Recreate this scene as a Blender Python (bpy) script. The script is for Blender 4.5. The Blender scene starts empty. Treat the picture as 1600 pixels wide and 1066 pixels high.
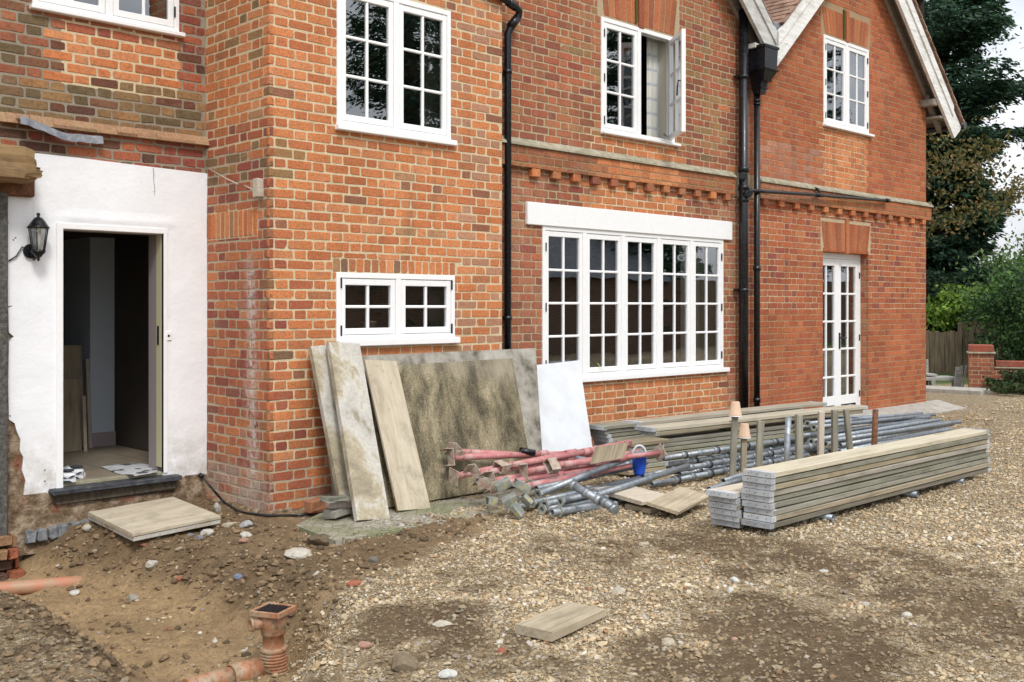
import bpy, math, random
import numpy as np
from mathutils import Vector, Matrix
R = math.radians
rng = np.random.default_rng(7)
random.seed(7)
scene = bpy.context.scene
col = scene.collection

# ------------------------------------------------------------------ camera frame (metres, X along the facade, Y into the house)
FPX, HOR, EYE = 1650.0, 480.0, 1.55
TH = math.atan2(1685, 1650)
SN, CS = math.sin(TH), math.cos(TH)
def toXY(r, d): return (r*SN + d*CS, -r*CS + d*SN)
def onY(x, y, Y):
    t = (x-800)/FPX; X = Y*(CS+t*SN)/(SN-t*CS); d = X*CS+Y*SN
    return Vector((X, Y, EYE-(y-HOR)*d/FPX))
def onX(x, y, X):
    t = (x-800)/FPX; Y = X*(SN-t*CS)/(CS+t*SN); d = X*CS+Y*SN
    return Vector((X, Y, EYE-(y-HOR)*d/FPX))
def onZ(x, y, Z):
    d = (EYE-Z)*FPX/(y-HOR); r = d*(x-800)/FPX; X, Y = toXY(r, d)
    return Vector((X, Y, Z))
def onD(x, y, d):
    r = d*(x-800)/FPX; X, Y = toXY(r, d)
    return Vector((X, Y, EYE-(y-HOR)*d/FPX))

cam = bpy.data.cameras.new('camera'); camo = bpy.data.objects.new('camera', cam); col.objects.link(camo)
cam.sensor_width = 36; cam.lens = 36*FPX/1600
camo.location = (0, 0, EYE)
fwd = Vector((CS, SN, 0))
camo.rotation_euler = fwd.to_track_quat('-Z', 'Y').to_euler()
cam.shift_y = -(533-HOR)/1600
cam.clip_end = 2000; cam.clip_start = 0.05
scene.camera = camo

# ------------------------------------------------------------------ mesh builder
def _boxtemplate():
    idx = {}; k = 0; cs = []
    for sx in (-1, 1):
        for sy in (-1, 1):
            for sz in (-1, 1):
                for a in range(3):
                    idx[(sx, sy, sz, a)] = k; cs.append((sx, sy, sz, a)); k += 1
    quads, tris = [], []
    def orient(f):
        p = [np.array([cs[i][j]*(1.0 if cs[i][3] == j else .8) for j in range(3)]) for i in f]
        c = sum(p)/len(p); n = np.cross(p[1]-p[0], p[2]-p[0])
        return f if np.dot(n, c) > 0 else f[::-1]
    for a in range(3):
        b, c = [i for i in range(3) if i != a]
        for s in (-1, 1):
            f = []
            for (u, v) in ((-1, -1), (1, -1), (1, 1), (-1, 1)):
                sg = [0, 0, 0]; sg[a] = s; sg[b] = u; sg[c] = v
                f.append(idx[(*sg, a)])
            quads.append(orient(f))
    for a in range(3):
        b, c = [i for i in range(3) if i != a]
        for s in (-1, 1):
            for t in (-1, 1):
                g1 = [0, 0, 0]; g2 = [0, 0, 0]
                g1[b] = g2[b] = s; g1[c] = g2[c] = t; g1[a] = -1; g2[a] = 1
                quads.append(orient([idx[(*g1, b)], idx[(*g2, b)], idx[(*g2, c)], idx[(*g1, c)]]))
    for sx in (-1, 1):
        for sy in (-1, 1):
            for sz in (-1, 1):
                tris.append(orient([idx[(sx, sy, sz, a)] for a in range(3)]))
    return np.array(cs), np.array(quads), np.array(tris)
_BC, _BQ, _BT = _boxtemplate()

class MB:
    def __init__(s): s.V = []; s.nv = 0; s.F = []     # F: (faces array, mat, colours, smooth)
    def add(s, v, faces, mat=0, colr=None, smooth=False):
        v = np.asarray(v, float).reshape(-1, 3)
        for f in faces:
            f = np.asarray(f, dtype=np.int64)
            if f.ndim == 1: f = f[None, :]
            if len(f) == 0: continue
            if colr is None: c = np.ones((len(f), 3))
            else:
                c = np.asarray(colr, float)
                if c.ndim == 1: c = np.tile(c, (len(f), 1))
            s.F.append((f+s.nv, mat, c, smooth))
        s.V.append(v); s.nv += len(v)
    def box(s, a, b, mat=0, bev=0.0, M=None, colr=None, jit=0.0):
        a = np.array(a, float); b = np.array(b, float); lo = np.minimum(a, b); hi = np.maximum(a, b)
        h = (hi-lo)/2; c = (hi+lo)/2
        if bev <= 0:
            v = np.array([[x, y, z] for x in (lo[0], hi[0]) for y in (lo[1], hi[1]) for z in (lo[2], hi[2])])
            f = [[0, 1, 3, 2], [4, 6, 7, 5], [0, 4, 5, 1], [2, 3, 7, 6], [0, 2, 6, 4], [1, 5, 7, 3]]
            fs = [np.array(f)]
        else:
            bev = min(bev, .45*h.min())
            v = np.zeros((24, 3))
            for j in range(3):
                v[:, j] = c[j]+_BC[:, j]*np.where(_BC[:, 3] == j, h[j], h[j]-bev)
            fs = [_BQ, _BT]
        if jit: v = v+rng.normal(0, jit, v.shape)
        if M is not None: v = np.array([tuple(M @ Vector(p)) for p in v])
        s.add(v, fs, mat, colr)
    def tube(s, path, r, seg=12, mat=0, wall=0.0, caps=True, colr=None, smooth=True):
        P = [Vector(p) for p in path]; n = len(P)
        rr = [r]*n if not hasattr(r, '__len__') else list(r)
        T = []
        for i in range(n):
            if i == 0: t = P[1]-P[0]
            elif i == n-1: t = P[-1]-P[-2]
            else: t = (P[i+1]-P[i]).normalized()+(P[i]-P[i-1]).normalized()
            if t.length < 1e-9: t = T[-1] if T else Vector((0, 0, 1))
            T.append(t.normalized())
        up = Vector((0, 0, 1)) if abs(T[0].z) < .9 else Vector((1, 0, 0))
        n0 = (up-T[0]*up.dot(T[0])).normalized(); Ns = [n0]
        for i in range(1, n):
            q = T[i-1].rotation_difference(T[i]); m = q @ Ns[-1]; m = (m-T[i]*m.dot(T[i])).normalized(); Ns.append(m)
        def ring(off):
            v = []
            for i in range(n):
                B = T[i].cross(Ns[i]); rad = max(rr[i]-off, 1e-4)
                for k in range(seg):
                    a = 2*math.pi*k/seg
                    v.append(P[i]+(Ns[i]*math.cos(a)+B*math.sin(a))*rad)
            return v
        v = ring(0); f = []
        for i in range(n-1):
            for k in range(seg):
                k2 = (k+1) % seg
                f.append([i*seg+k, i*seg+k2, (i+1)*seg+k2, (i+1)*seg+k])
        if wall > 0:
            w = ring(wall); base = n*seg; v = v+w; g = []; e = []
            for i in range(n-1):
                for k in range(seg):
                    k2 = (k+1) % seg
                    g.append([base+i*seg+k, base+(i+1)*seg+k, base+(i+1)*seg+k2, base+i*seg+k2])
            for k in range(seg):
                k2 = (k+1) % seg; L = (n-1)*seg
                e.append([k, base+k, base+k2, k2]); e.append([L+k, L+k2, base+L+k2, base+L+k])
            s.add([tuple(p) for p in v], [np.array(f)], mat, colr, smooth)
            # inner and rims share these vertices
            off = -len(v)
            s.F.append((np.array(g)+s.nv-len(v), mat, np.tile(np.array(colr if colr is not None else (1, 1, 1.))*.6, (len(g), 1)), smooth))
            s.F.append((np.array(e)+s.nv-len(v), mat, np.tile(np.array(colr if colr is not None else (1, 1, 1.)), (len(e), 1)), False))
        else:
            fs = [np.array(f)]
            s.add([tuple(p) for p in v], fs, mat, colr, smooth)
            if caps:
                b0 = s.nv-len(v); L = (n-1)*seg
                c = np.array([colr if colr is not None else (1, 1, 1.)])
                s.F.append((np.array([[b0+k for k in range(seg)][::-1]]), mat, c, False))
                s.F.append((np.array([[b0+L+k for k in range(seg)]]), mat, c, False))
    def lathe(s, c, prof, seg=20, mat=0, colr=None, smooth=True, caps=True):      # prof: (radius, z)
        v = []; f = []
        for (r, z) in prof:
            for k in range(seg):
                a = 2*math.pi*k/seg; v.append((c[0]+r*math.cos(a), c[1]+r*math.sin(a), c[2]+z))
        for i in range(len(prof)-1):
            for k in range(seg):
                k2 = (k+1) % seg; f.append([i*seg+k, i*seg+k2, (i+1)*seg+k2, (i+1)*seg+k])
        s.add(v, [np.array(f)], mat, colr, smooth)
        if caps:
            b0 = s.nv-len(v); L = (len(prof)-1)*seg; cc = np.array([colr if colr is not None else (1, 1, 1.)])
            s.F.append((np.array([[b0+k for k in range(seg)][::-1]]), mat, cc, False))
            s.F.append((np.array([[b0+L+k for k in range(seg)]]), mat, cc, False))
    def prism(s, poly, ext, mat=0, colr=None):                                     # poly: 3D points, ext: extrusion vector
        P = [Vector(p) for p in poly]; E = Vector(ext); n = len(P)
        nrm = sum(((P[(i+1) % n]-P[0]).cross(P[(i+2) % n]-P[0]) for i in range(n-2)), Vector())
        if nrm.dot(E) > 0: P = P[::-1]
        v = P+[p+E for p in P]
        s.add([tuple(p) for p in v], [np.array([list(range(n))]), np.array([[n+i for i in range(n)][::-1]]),
              np.array([[i, n+i, n+(i+1) % n, (i+1) % n] for i in range(n)])], mat, colr)
    def sweep(s, prof, xs, dy, dz, mat=0, colr=None, M=None):                      # profile (y,z) along x with offsets
        n = len(prof); v = []; f = []
        for x, oy, oz in zip(xs, dy, dz):
            for (y, z) in prof: v.append((x, y+oy, z+oz))
        for i in range(len(xs)-1):
            for k in range(n):
                k2 = (k+1) % n; f.append([i*n+k, i*n+k2, (i+1)*n+k2, (i+1)*n+k][::-1])
        L = (len(xs)-1)*n
        if M is not None: v = [tuple(M @ Vector(p)) for p in v]
        s.add(v, [np.array(f), np.array([list(range(n))]), np.array([[L+k for k in range(n)][::-1]])], mat, colr)
    def build(s, name, mats, parent=None, world=True, loc=None):
        me = bpy.data.meshes.new(name)
        V = np.concatenate(s.V) if s.V else np.zeros((0, 3))
        off = Vector((0, 0, 0))
        if parent is not None and world:
            p = parent
            while p is not None: off += p.location; p = p.parent
        if loc is not None: off = Vector(loc)
        V = V-np.array(off)
        tot = np.concatenate([np.full(len(f), f.shape[1]) for f, _, _, _ in s.F])
        li = np.concatenate([f.ravel() for f, _, _, _ in s.F])
        st = np.concatenate([[0], np.cumsum(tot)[:-1]])
        me.vertices.add(len(V)); me.vertices.foreach_set('co', V.ravel())
        me.loops.add(len(li)); me.loops.foreach_set('vertex_index', li.astype(np.int32))
        me.polygons.add(len(tot)); me.polygons.foreach_set('loop_start', st.astype(np.int32))
        try: me.polygons.foreach_set('loop_total', tot.astype(np.int32))
        except Exception: pass
        me.polygons.foreach_set('material_index', np.concatenate([np.full(len(f), m) for f, m, _, _ in s.F]).astype(np.int32))
        me.polygons.foreach_set('use_smooth', np.concatenate([np.full(len(f), sm) for f, _, _, sm in s.F]))
        C = np.concatenate([c for _, _, c, _ in s.F]); C = np.concatenate([C, np.ones((len(C), 1))], 1)
        at = me.attributes.new('tint', 'FLOAT_COLOR', 'FACE'); at.data.foreach_set('color', C.ravel().astype(np.float32))
        for m in (mats if isinstance(mats, (list, tuple)) else [mats]): me.materials.append(m)
        me.update(calc_edges=True); me.validate()
        o = bpy.data.objects.new(name, me); col.objects.link(o)
        if parent is not None: o.parent = parent
        elif loc is not None: o.location = loc
        return o
def tag(o, label=None, cat=None, group=None, kind=None):
    if label: o['label'] = label
    if cat: o['category'] = cat
    if group: o['group'] = group
    if kind: o['kind'] = kind
    return o
def thing(name, label, cat, loc, group=None, rot=None):
    o = bpy.data.objects.new(name, None); col.objects.link(o); o.location = loc
    o.empty_display_size = .1
    if rot is not None: o.rotation_euler = rot
    return tag(o, label, cat, group)

# ------------------------------------------------------------------ noise on numpy arrays
def vnoise(x, y, sd=0):
    x = np.asarray(x, float); y = np.asarray(y, float)
    xi = np.floor(x).astype(np.int64); yi = np.floor(y).astype(np.int64); fx = x-xi; fy = y-yi
    fx = fx*fx*(3-2*fx); fy = fy*fy*(3-2*fy)
    def h(a, b):
        n = (a*374761393+b*668265263+sd*974711) & 0x7fffffff
        n = ((n ^ (n >> 13))*1274126177) & 0x7fffffff
        return ((n ^ (n >> 16)) & 0xffff)/65535.0
    return (h(xi, yi)*(1-fx)+h(xi+1, yi)*fx)*(1-fy)+(h(xi, yi+1)*(1-fx)+h(xi+1, yi+1)*fx)*fy
def fbm(x, y, sd=0, oct=4):
    s = 0; a = .5; t = 0
    for i in range(oct):
        s = s+a*vnoise(x*2**i, y*2**i, sd+i*17); t += a; a *= .5
    return s/t
def sstep(a, b, x):
    t = np.clip((np.asarray(x, float)-a)/(b-a), 0, 1); return t*t*(3-2*t)

# ------------------------------------------------------------------ materials
class NT:
    def __init__(s, m): s.t = m.node_tree; s.t.nodes.clear()
    def n(s, typ, props=None, **inp):
        nd = s.t.nodes.new(typ)
        for k, v in (props or {}).items(): setattr(nd, k, v)
        for k, v in inp.items():
            key = k.replace('_', ' ')
            sock = nd.inputs[int(k[1:])] if (k[0] == 'i' and k[1:].isdigit()) else nd.inputs[key]
            s.set(sock, v)
        return nd
    def set(s, sock, v):
        if isinstance(v, bpy.types.Node): s.t.links.new(v.outputs[0], sock)
        elif isinstance(v, bpy.types.NodeSocket): s.t.links.new(v, sock)
        else:
            if hasattr(sock.default_value, '__len__') and hasattr(v, '__len__') and len(sock.default_value) == 4 and len(v) == 3: v = (*v, 1)
            sock.default_value = v
    def co(s, scale=(1, 1, 1), out='Object', rot=(0, 0, 0)):
        tc = s.n('ShaderNodeTexCoord')
        return s.n('ShaderNodeMapping', Vector=tc.outputs[out], Scale=scale, Rotation=rot)
    def noise(s, vec, scale, detail=4, rough=.55, dist=0):
        return s.n('ShaderNodeTexNoise', Vector=vec, Scale=scale, Detail=detail, Roughness=rough, Distortion=dist).outputs[0]
    def ramp(s, fac, stops, interp='LINEAR'):
        r = s.n('ShaderNodeValToRGB', Fac=fac); cr = r.color_ramp; cr.interpolation = interp
        while len(cr.elements) < len(stops): cr.elements.new(.5)
        for e, (p, c) in zip(cr.elements, stops):
            e.position = p; e.color = (*c, 1) if hasattr(c, '__len__') else (c, c, c, 1)
        return r.outputs[0]
    def mix(s, a, b, fac, mode='MIX'):
        m = s.n('ShaderNodeMix', {'data_type': 'RGBA', 'blend_type': mode})
        s.set(m.inputs[0], fac); s.set(m.inputs[6], a); s.set(m.inputs[7], b)
        return m.outputs[2]
    def math(s, op, a, b=0.0, clamp=False):
        m = s.n('ShaderNodeMath', {'operation': op, 'use_clamp': clamp}); s.set(m.inputs[0], a); s.set(m.inputs[1], b)
        return m.outputs[0]
    def attr(s, name='tint'): return s.n('ShaderNodeAttribute', {'attribute_name': name}).outputs['Color']
    def rand(s): return s.n('ShaderNodeObjectInfo').outputs['Random']
    def bump(s, h, strength=.3, dist=.01, normal=None):
        b = s.n('ShaderNodeBump', Height=h, Strength=strength, Distance=dist)
        if normal is not None: s.set(b.inputs['Normal'], normal)
        return b.outputs[0]
    def out(s, shader): s.n('ShaderNodeOutputMaterial', Surface=shader)
    def bsdf(s, color, rough=.7, metal=0.0, normal=None, spec=.4, **kw):
        p = s.n('ShaderNodeBsdfPrincipled')
        s.set(p.inputs['Base Color'], color); s.set(p.inputs['Roughness'], rough); s.set(p.inputs['Metallic'], metal)
        s.set(p.inputs['Specular IOR Level'], spec)
        if normal is not None: s.set(p.inputs['Normal'], normal)
        for k, v in kw.items(): s.set(p.inputs[k.replace('_', ' ')], v)
        return p.outputs[0]
def newmat(name):
    m = bpy.data.materials.new(name); m.use_nodes = True; return m, NT(m)
MT = {}
def M(name):
    def deco(fn):
        m, t = newmat(name); fn(t); MT[name] = m; return fn
    return deco

def brick_nodes(t, salt):
    c = t.co(); a = t.attr()
    f1 = t.noise(c, 55, 5, .65); f2 = t.noise(c, 9, 4, .6); f3 = t.noise(c, 240, 2)
    base = t.mix(a, t.ramp(f1, [(.3, .55), (.5, 1.0), (.72, 1.3)]), .75, 'MULTIPLY')
    base = t.mix(base, (.33, .24, .17), t.ramp(f2, [(.56, 0.0), (.78, .4)]))
    base = t.mix(base, (.06, .035, .02), t.ramp(t.noise(c, 120, 3, .6), [(.64, 0.0), (.72, .7)]))
    base = t.mix(base, (.55, .5, .44), t.ramp(t.noise(c, 90, 3, .6), [(.69, 0.0), (.78, .5)]))
    wide = t.noise(c, 1.1, 5, .6); run = t.noise(t.co((5, 5, .55)), 1.0, 5, .65)
    base = t.mix(base, t.ramp(wide, [(.3, (.78, .76, .72)), (.55, (1.04, 1.03, 1.02)), (.75, (1.16, 1.12, 1.06))]), .9, 'MULTIPLY')
    base = t.mix(base, (.14, .095, .06), t.ramp(run, [(.53, 0.0), (.78, .6)]))
    if salt:
        s = t.n('ShaderNodeSeparateXYZ', Vector=t.n('ShaderNodeTexCoord').outputs['Object'])
        side = t.math('LESS_THAN', s.outputs[0], -4.752)
        wav = t.math('ADD', s.outputs[1], t.math('MULTIPLY', t.math('SUBTRACT', t.noise(t.co((1, 1, .7)), 3.0, 3), .5), .22))
        dst = t.math('ABSOLUTE', t.math('SUBTRACT', wav, .19))
        st = t.math('MULTIPLY', t.ramp(dst, [(.0, .95), (.07, .35), (.13, 0.0)]), t.ramp(t.noise(c, 16, 5, .7), [(.4, 0.0), (.58, 1.0)]))
        zz = t.math('MULTIPLY', t.ramp(t.math('MULTIPLY', s.outputs[2], .5), [(.02, 0.0), (.12, 1.0), (.9, 1.0), (1.0, 0.0)]), side)
        base = t.mix(base, (.64, .6, .58), t.math('MULTIPLY', st, zz))
        low = t.math('MULTIPLY', t.ramp(s.outputs[2], [(.12, 1.0), (.42, 0.0)]), t.ramp(t.noise(c, 6, 5, .7), [(.42, 0.0), (.6, .75)]))
        base = t.mix(base, (.46, .4, .31), t.math('MULTIPLY', low, side))
    h = t.math('ADD', t.math('MULTIPLY', f1, .8), t.math('MULTIPLY', f3, .3))
    t.out(t.bsdf(base, .88, normal=t.bump(h, .7, .014), spec=.2))
@M('brick')
def _(t): brick_nodes(t, False)
@M('salty_brick')
def _(t): brick_nodes(t, True)
@M('mortar')
def _(t):
    c = t.co(); a = t.attr(); f1 = t.noise(c, 70, 5, .65); f2 = t.noise(c, 6, 4)
    base = t.mix(a, t.ramp(f1, [(.3, .75), (.5, 1.0), (.75, 1.15)]), .8, 'MULTIPLY')
    base = t.mix(base, (.16, .13, .09), t.ramp(f2, [(.56, 0.0), (.8, .5)]))
    t.out(t.bsdf(base, .95, normal=t.bump(f1, .7, .01), spec=.1))
@M('white_paint')
def _(t):
    c = t.co(); f = t.noise(c, 18, 4)
    base = t.mix((.85, .86, .87), (.77, .78, .78), t.ramp(f, [(.45, 0.0), (.8, .5)]))
    t.out(t.bsdf(base, .38, normal=t.bump(t.noise(c, 60, 3), .05, .004)))
@M('white_render')
def _(t):
    c = t.co(); f = t.noise(c, 3.2, 6, .6); g = t.noise(c, 40, 4)
    base = t.mix((.84, .86, .89), (.74, .76, .79), t.ramp(f, [(.45, 0.0), (.8, .6)]))
    base = t.mix(base, (.3, .27, .22), t.ramp(t.noise(c, 14, 6, .7), [(.68, 0.0), (.74, .5)]))
    z = t.n('ShaderNodeSeparateXYZ', Vector=t.n('ShaderNodeTexCoord').outputs['Object']).outputs[2]
    low = t.math('MULTIPLY', t.ramp(z, [(0.15, 1.0), (.7, 0.0)]), t.ramp(t.noise(c, 8, 6, .72), [(.36, 0.0), (.6, .7)]))
    base = t.mix(base, (.34, .29, .22), low)
    h = t.math('ADD', t.math('MULTIPLY', f, 1.0), t.math('MULTIPLY', g, .12))
    t.out(t.bsdf(base, .75, normal=t.bump(h, .5, .03), spec=.25))
@M('glass')
def _(t):
    tr = t.n('ShaderNodeBsdfTransparent', Color=(.82, .86, .85))
    wob = t.bump(t.noise(t.co(), 2.2, 2), .06, .02)
    gl = t.n('ShaderNodeBsdfGlossy', Color=(.95, .97, 1), Roughness=.004, Normal=wob)
    fr = t.n('ShaderNodeFresnel', IOR=1.5).outputs[0]
    fac = t.math('ADD', t.math('MULTIPLY', fr, 1.6), .2, True)
    m = t.n('ShaderNodeMixShader', i0=fac, i1=tr, i2=gl); t.out(m)
@M('black_paint')
def _(t):
    c = t.co(); f = t.noise(c, 25, 5, .6)
    base = t.mix((.005, .006, .009), (.016, .019, .025), t.ramp(f, [(.5, 0.0), (.8, 1.0)]))
    base = t.mix(base, (.3, .3, .28), t.ramp(t.noise(c, 60, 4), [(.76, 0.0), (.8, .5)]))
    t.out(t.bsdf(base, t.ramp(f, [(.3, .22), (.7, .42)]), normal=t.bump(f, .1, .004), spec=.5))
@M('band_stone')
def _(t):
    c = t.co(); f = t.noise(c, 14, 6, .65); g = t.noise(c, 2.5, 4)
    base = t.mix((.42, .38, .29), (.22, .2, .14), t.ramp(f, [(.4, 0.0), (.7, 1.0)]))
    base = t.mix(base, (.2, .2, .13), t.ramp(g, [(.45, 0.0), (.7, .6)]))
    t.out(t.bsdf(base, .9, normal=t.bump(f, .6, .01), spec=.15))
@M('rubble')
def _(t):
    c = t.co(); f = t.noise(c, 10, 6, .7); g = t.noise(c, 3.5, 4)
    base = t.ramp(f, [(.3, (.06, .04, .025)), (.48, (.2, .14, .09)), (.58, (.34, .27, .19)), (.75, (.42, .36, .28))])
    base = t.mix(base, (.3, .1, .06), t.ramp(g, [(.55, 0.0), (.62, .6)]))
    t.out(t.bsdf(base, .95, normal=t.bump(f, 1.0, .04), spec=.1))
@M('slate_sill')
def _(t):
    c = t.co(); f = t.noise(c, 16, 5, .6)
    base = t.ramp(f, [(.35, (.03, .035, .045)), (.62, (.075, .08, .09)), (.75, (.25, .22, .17))])
    t.out(t.bsdf(base, .6, normal=t.bump(f, .3, .008)))
def wood(name, dark, mid, light, grain=1.0, stain=(.1, .09, .06), stn=.5, green=0.0):
    @M(name)
    def _(t):
        r = t.rand(); a = t.attr()
        tc = t.n('ShaderNodeTexCoord')
        of = t.n('ShaderNodeVectorMath', {'operation': 'ADD'}, i0=tc.outputs['Object'], i1=t.n('ShaderNodeCombineXYZ', X=t.math('MULTIPLY', r, 37.0), Y=t.math('MULTIPLY', r, 11.0)))
        g = t.n('ShaderNodeMapping', Vector=of.outputs[0], Scale=(1.6, 42*grain, 42*grain))
        s = t.n('ShaderNodeMapping', Vector=of.outputs[0], Scale=(1, 2.2, 2.2))
        f = t.noise(g, 1.0, 6, .65, .4); p = t.noise(s, 3.2, 6, .65)
        base = t.ramp(f, [(.3, dark), (.5, mid), (.72, light)])
        base = t.mix(base, t.mix(mid, light, .7), .35)
        base = t.mix(base, stain, t.ramp(p, [(.5, 0.0), (.7, stn)]))
        if green: base = t.mix(base, (.14, .15, .06), t.ramp(t.noise(s, 1.6, 4), [(.45, 0.0), (.7, green)]))
        base = t.mix(base, (.03, .02, .015), t.ramp(t.noise(s, 11, 2), [(.74, 0.0), (.78, .6)]))
        base = t.mix(base, a, 1.0, 'MULTIPLY')
        base = t.mix(base, t.ramp(r, [(0, .72), (1, 1.18)]), .8, 'MULTIPLY')
        t.out(t.bsdf(base, .85, normal=t.bump(f, .5, .006), spec=.2))
wood('timber_grey', (.13, .12, .095), (.27, .255, .205), (.4, .385, .32), stain=(.13, .12, .09), stn=.5, green=.16)
wood('timber_pale', (.3, .255, .195), (.47, .41, .33), (.57, .515, .435), stain=(.24, .2, .14), stn=.45)
wood('timber_warm', (.16, .135, .095), (.34, .285, .2), (.46, .39, .29), stain=(.12, .1, .07), stn=.5)
wood('barge_paint', (.45, .44, .41), (.68, .68, .66), (.78, .79, .79), stain=(.28, .26, .2), stn=.55)
wood('soffit_timber', (.16, .14, .115), (.27, .245, .21), (.36, .33, .29), stain=(.14, .12, .09), stn=.5)
wood('beam_timber', (.13, .075, .035), (.29, .185, .09), (.42, .29, .15), grain=.6, stain=(.08, .06, .04), stn=.6)
@M('dirty_ply')
def _(t):
    c = t.co(); f = t.noise(c, 55, 5, .7); g = t.noise(t.co((1.1, 2.6, 1)), 1.7, 7, .68, .3); st = t.noise(t.co((14, 1.6, 3), rot=(0, 0, .25)), 1.6, 6, .7); sp = t.noise(c, 130, 3, .6)
    base = t.ramp(g, [(.3, (.05, .043, .031)), (.41, (.125, .107, .07)), (.49, (.225, .19, .122)), (.57, (.3, .255, .165)), (.7, (.41, .355, .245))])
    base = t.mix(base, (.2, .19, .115), t.ramp(st, [(.45, 0.0), (.75, .5)]))
    base = t.mix(base, t.ramp(f, [(.36, .5), (.5, .95), (.64, 1.3)]), .8, 'MULTIPLY')
    base = t.mix(base, (.03, .027, .02), t.math('MULTIPLY', t.ramp(sp, [(.46, 0.0), (.56, .85)]), t.ramp(g, [(.38, 1.0), (.62, .12)])))
    y = t.n('ShaderNodeSeparateXYZ', Vector=t.n('ShaderNodeTexCoord').outputs['Object']).outputs[0]
    base = t.mix(base, (.3, .27, .21), t.math('MULTIPLY', t.ramp(t.math('MULTIPLY', y, .7), [(.78, 0.0), (.92, .6)]), t.ramp(g, [(.35, .3), (.6, 1.0)])))
    t.out(t.bsdf(base, .9, normal=t.bump(f, .45, .006), spec=.15))
@M('grey_sheet')
def _(t):
    c = t.co(); g = t.noise(c, 5, 6, .65); f = t.noise(c, 40, 4)
    base = t.ramp(g, [(.32, (.1, .09, .07)), (.5, (.3, .28, .24)), (.7, (.44, .42, .38))])
    t.out(t.bsdf(base, .85, normal=t.bump(f, .3, .005), spec=.2))
@M('mortar_board')
def _(t):
    c = t.co(); g = t.noise(t.co((1.0, 1.5, 1.5)), 2.1, 6, .6, .5); f = t.noise(c, 45, 5, .65)
    base = t.ramp(g, [(.34, (.2, .175, .13)), (.46, (.4, .35, .25)), (.52, (.52, .5, .45)), (.66, (.44, .42, .38)), (.72, (.3, .27, .2))])
    base = t.mix(base, t.ramp(f, [(.3, .7), (.6, 1.1)]), .6, 'MULTIPLY')
    t.out(t.bsdf(base, .9, normal=t.bump(t.math('ADD', g, t.math('MULTIPLY', f, .25)), .5, .012), spec=.15))
@M('pale_ply')
def _(t):
    c = t.co(); g = t.noise(t.co((1.2, 8, 8)), 2.5, 6, .65, .5); f = t.noise(c, 26, 5, .7)
    base = t.ramp(g, [(.3, (.35, .3, .22)), (.48, (.46, .4, .3)), (.7, (.54, .49, .385))])
    base = t.mix(base, (.2, .17, .12), t.ramp(t.noise(c, 5, 6, .7), [(.54, 0.0), (.72, .6)])); base = t.mix(base, (.13, .11, .08), t.ramp(f, [(.6, 0.0), (.72, .5)]))
    t.out(t.bsdf(base, .85, normal=t.bump(f, .25, .004), spec=.2))
@M('ply_edge')
def _(t):
    c = t.co((1, 1, 190)); f = t.noise(c, 1.0, 3)
    t.out(t.bsdf(t.ramp(f, [(.35, (.14, .085, .04)), (.6, (.42, .3, .16))]), .9))
@M('white_board')
def _(t):
    c = t.co(); f = t.noise(c, 4, 5)
    g = t.noise(t.co((2, 9, 1)), 3, 6, .7); b = t.mix((.64, .67, .71), (.53, .54, .55), t.ramp(f, [(.42, 0.0), (.7, .7)])); b = t.mix(b, (.42, .38, .32), t.ramp(g, [(.62, 0.0), (.75, .6)])); t.out(t.bsdf(b, .6))
@M('galvanised')
def _(t):
    c = t.co(); r = t.rand(); f = t.noise(c, 22, 5, .6); g = t.noise(t.co((1, 1, 1)), 5, 5, .65)
    base = t.mix((.34, .38, .42), (.2, .225, .25), t.ramp(f, [(.35, 0.0), (.7, 1.0)]))
    base = t.mix(base, (.42, .42, .4), t.ramp(g, [(.52, 0.0), (.72, .7)]))
    base = t.mix(base, (.2, .11, .05), t.ramp(t.noise(c, 16, 5, .7), [(.66, 0.0), (.74, .55)]))
    base = t.mix(base, t.ramp(r, [(0, .7), (1, 1.15)]), .9, 'MULTIPLY')
    base = t.mix(base, t.attr(), 1.0, 'MULTIPLY')
    t.out(t.bsdf(base, t.ramp(f, [(.3, .36), (.7, .6)]), .5, normal=t.bump(f, .15, .003)))
@M('zinc_band')
def _(t):
    c = t.co(); f = t.noise(c, 35, 5, .65)
    base = t.ramp(t.noise(c, 9, 3), [(.32, (.36, .385, .41)), (.5, (.5, .535, .57)), (.7, (.6, .625, .64))]); base = t.mix(base, t.ramp(t.rand(), [(0, .65), (1, 1.1)]), 1.0, 'MULTIPLY')
    base = t.mix(base, (.26, .15, .07), t.ramp(t.noise(c, 17, 5, .7), [(.57, 0.0), (.68, .75)]))
    t.out(t.bsdf(base, .55, .12, normal=t.bump(f, .25, .003)))
@M('red_paint')
def _(t):
    c = t.co(); f = t.noise(t.co((1, 1, 1)), 9, 6, .7); g = t.noise(c, 30, 5, .7)
    base = t.ramp(f, [(.34, (.42, .07, .09)), (.5, (.5, .16, .17)), (.62, (.52, .28, .27)), (.76, (.46, .37, .33))])
    base = t.mix(base, (.2, .13, .1), t.ramp(g, [(.58, 0.0), (.68, .7)])); base = t.mix(base, (.4, .33, .29), .2); base = t.mix(base, (.17, .085, .05), t.ramp(t.noise(c, 14, 6, .75), [(.57, 0.0), (.66, .75)]))
    t.out(t.bsdf(base, .6, normal=t.bump(g, .25, .003)))
@M('clay_plate')
def _(t):
    c = t.co(); f = t.noise(c, 25, 5, .65)
    base = t.ramp(f, [(.3, (.26, .14, .1)), (.44, (.36, .25, .19)), (.54, (.4, .35, .29)), (.72, (.46, .43, .37))])
    t.out(t.bsdf(base, .75, normal=t.bump(f, .3, .004)))
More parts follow.
